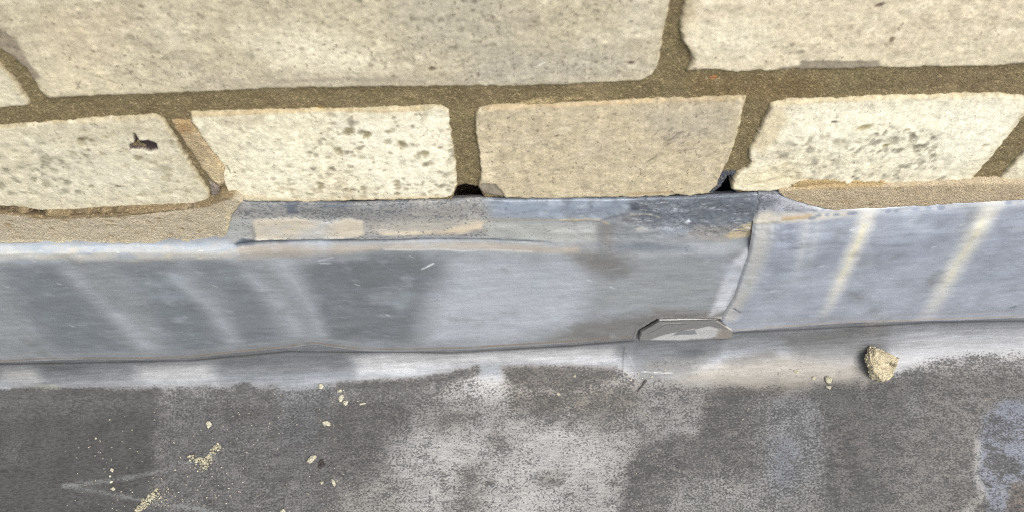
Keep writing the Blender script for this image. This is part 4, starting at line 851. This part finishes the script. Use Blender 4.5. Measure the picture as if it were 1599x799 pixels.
# dirt clump and splinter
def lump_join(parts):
    V, Fc, o = [], [], 0
    for v, f in parts: V.append(v); Fc.append(f + o); o += len(v)
    return np.concatenate(V), np.concatenate(Fc)
r = np.random.RandomState(8)
parts = []
for i in range(7):
    v, f = crumb_geo(r.uniform(1.8, 3.4), r.uniform(1.2, 2.2), r.uniform(1.0, 1.9), r.uniform(0, 180), 700 + i, 2); v = v + np.array([r.uniform(-1.5, 1.5), r.uniform(-1.6, 1.6), 0]); parts.append((v, f))
v, f = lump_join(parts); o = link('dirt_clump', make_mesh('dirt_clump', v, f, M_DIRT), label='dark brown crumbly dirt clump beside the long cream flake', category='dirt clump'); o.location = surf_at(503, 724) * 0.001
A, B = surf_at(1008, 594), surf_at(996, 612); dv = B - A; L = np.linalg.norm(dv); co, q = [], []
for i in range(9):
    t = i / 8; rad = 0.75 * (1 - t) ** 0.6 + 0.16; c = dv * t + np.array([0.25 * math.sin(5 * t), 0, rad * 0.8])
    for j in range(6): a = j * math.pi / 3; co.append(c + rad * np.array([math.cos(a), 0.2 * math.cos(a), math.sin(a)]))
for i in range(8):
    for j in range(6): q.append((i * 6 + j, i * 6 + (j + 1) % 6, (i + 1) * 6 + (j + 1) % 6, (i + 1) * 6 + j))
o = link('splinter', make_mesh('splinter', np.array(co), np.array(q), M_TWIG), label='tiny dark splinter lying on the lead below the clip', category='splinter'); o.location = A * 0.001

# the big broken lump of mortar
def build_lump():
    OUT = [(1360, 541), (1372, 538), (1388, 545), (1400, 549), (1406, 557), (1405, 565), (1398, 573), (1397, 586), (1390, 590), (1374, 585), (1360, 576), (1353, 566), (1354, 552)]
    zc = 9.0; c = surf_at(1380, 578); base = np.array(hit_z(1379, 564, zc))
    q = np.array([hit_z(a, b, zc) for a, b in OUT]) - base
    ang = np.arctan2(q[:, 1], q[:, 0]); o = np.argsort(ang); ang = ang[o]; rad = np.hypot(q[:, 0], q[:, 1])[o]
    ang = np.concatenate([ang - 2 * np.pi, ang, ang + 2 * np.pi]); rad = np.tile(rad, 3)
    v, f = ICO[6]; th = np.arctan2(v[:, 1], v[:, 0]); R = np.interp(th, ang, rad); h = v[:, 2]
    pr = np.hypot(v[:, 0], v[:, 1]) ** 0.38
    x, y = R * pr * np.cos(th), R * pr * np.sin(th); z = zc + np.sign(h) * np.abs(h) ** 0.75 * np.where(h > 0, 5.5, 8.0)
    n1, n2 = noise3(v, 1.8, 61), noise3(v, 5.0, 71); n4 = noise3(v, 15.0, 81)
    p = np.stack([x, y, z], 1); cc = np.array([0, 0, zc]); p = chip((p - cc) / 9.0, 17, 14, 0.55, 1.0) * 9.0 + cc; d = v * (0.9 * n1 + 0.8 * n2 + 0.55 * n4)[:, None]; p = p + d
    cr = np.exp(-((p[:, 0] - 2.5) / 3.2) ** 2 - ((p[:, 1] + 2.4 + 0.35 * (p[:, 0] - 2)) / 0.55) ** 2) * (h > 0); p[:, 2] -= 1.6 * cr
    gap = sstep(0, 1, noise3(v, 1.6, 91)); col = np.tile(np.array([198, 186, 156.0]), (len(v), 1)); col += (np.array([214, 204, 176.0]) - col) * gap[:, None]
    col *= (1 - 0.45 * cr)[:, None] * (1 + 0.12 * n4[:, None]) * (1 - 0.35 * sstep(0.25, 0.5, noise3(v, 26.0, 95)))[:, None]
    me = make_mesh('mortar_lump', p, f, M_MORTAR, lin(np.clip(col, 0, 255)) * G_MORTAR, np.full(len(v), 0.5))
    ob = link('mortar_lump', me, label='broken walnut-sized lump of sandy mortar lying in the roof corner', category='mortar lump'); ob.location = (base[0] * .001, base[1] * .001, -0.0012); ob.scale = (1.12, 1.1, 1.0)
build_lump()

# uncountable grit: spills and scattered specks
def grit(name, spots, label, seed, rgb=(184, 178, 154)):
    r = np.random.RandomState(seed); V, Fc, T, o = [], [], [], 0
    for a, b, s in spots:
        P = surf_at(a, b); v, f = crumb_geo(s * r.uniform(.8, 1.4), s * r.uniform(.6, 1.0), s * 0.6, r.uniform(0, 180), seed + int(r.randint(400)), 1)
        c = lin(np.array(rgb) * r.uniform(0.82, 1.1)) * G_MORTAR
        V.append(v + P); Fc.append(f + o); T.append(np.tile(c, (len(v), 1))); o += len(v)
    n = o; me = make_mesh(name, np.concatenate(V), np.concatenate(Fc), M_MORTAR, np.concatenate(T), np.full(n, 0.4))
    link(name, me, kind='stuff', label=label, category='grit')
def spill(r, pts, n, spread, lo, hi):
    out = []; q = np.array(pts, float)
    for _ in range(n):
        i = r.randint(len(q) - 1); t = r.rand(); c = q[i] + t * (q[i + 1] - q[i]); out.append((c[0] + r.normal(0, spread), c[1] + r.normal(0, spread * 0.8), r.uniform(lo, hi)))
    return out
r = np.random.RandomState(77)
grit('mortar_grit', spill(r, [(298, 712), (308, 718), (320, 722), (325, 716), (332, 705), (342, 696)], 110, 3.2, 0.7, 1.9) + spill(r, [(310, 715), (322, 728), (314, 730)], 40, 4, 0.6, 1.5) + spill(r, [(334, 700), (342, 695)], 22, 2, 0.8, 2.0), 'heart-shaped spill of cream mortar grit on the lead, below the oval crumb', 810)
grit('mortar_grit', spill(r, [(212, 798), (225, 786), (235, 777), (246, 765)], 130, 3.4, 0.7, 1.9) + spill(r, [(240, 780), (262, 770)], 40, 8, 0.5, 1.2), 'diagonal spill of cream mortar grit at the bottom left edge', 820)
sc = [(r.uniform(100, 420), r.uniform(640, 798), r.uniform(0.35, 0.95)) for _ in range(120)] + [(r.uniform(420, 560), r.uniform(600, 798), r.uniform(0.35, 0.9)) for _ in range(60)] + [(r.uniform(240, 380), r.uniform(720, 798), r.uniform(0.5, 1.3)) for _ in range(46)] + [(r.uniform(0, 1599), r.uniform(608, 798), r.uniform(0.3, 0.75)) for _ in range(110)] + [(r.uniform(970, 1050), r.uniform(570, 610), r.uniform(0.4, 1.1)) for _ in range(16)]
sc += [(1168, 638, 1.0), (1160, 654, 0.9), (1102, 711, 1.1), (1013, 711, 0.8), (997, 583, 1.3), (1018, 588, 1.6), (985, 593, 1.3), (1003, 590, 1.2), (910, 585, 1.0), (836, 588, .9), (1291, 614, .8), (1298, 615, .8), (174, 752, 1.8), (190, 767, 1.4), (172, 743, 1.6), (150, 684, 1.5), (139, 698, 1.2)]
grit('mortar_grit', sc, 'pale specks of mortar grit scattered over the lead roof', 830, (214, 206, 182))
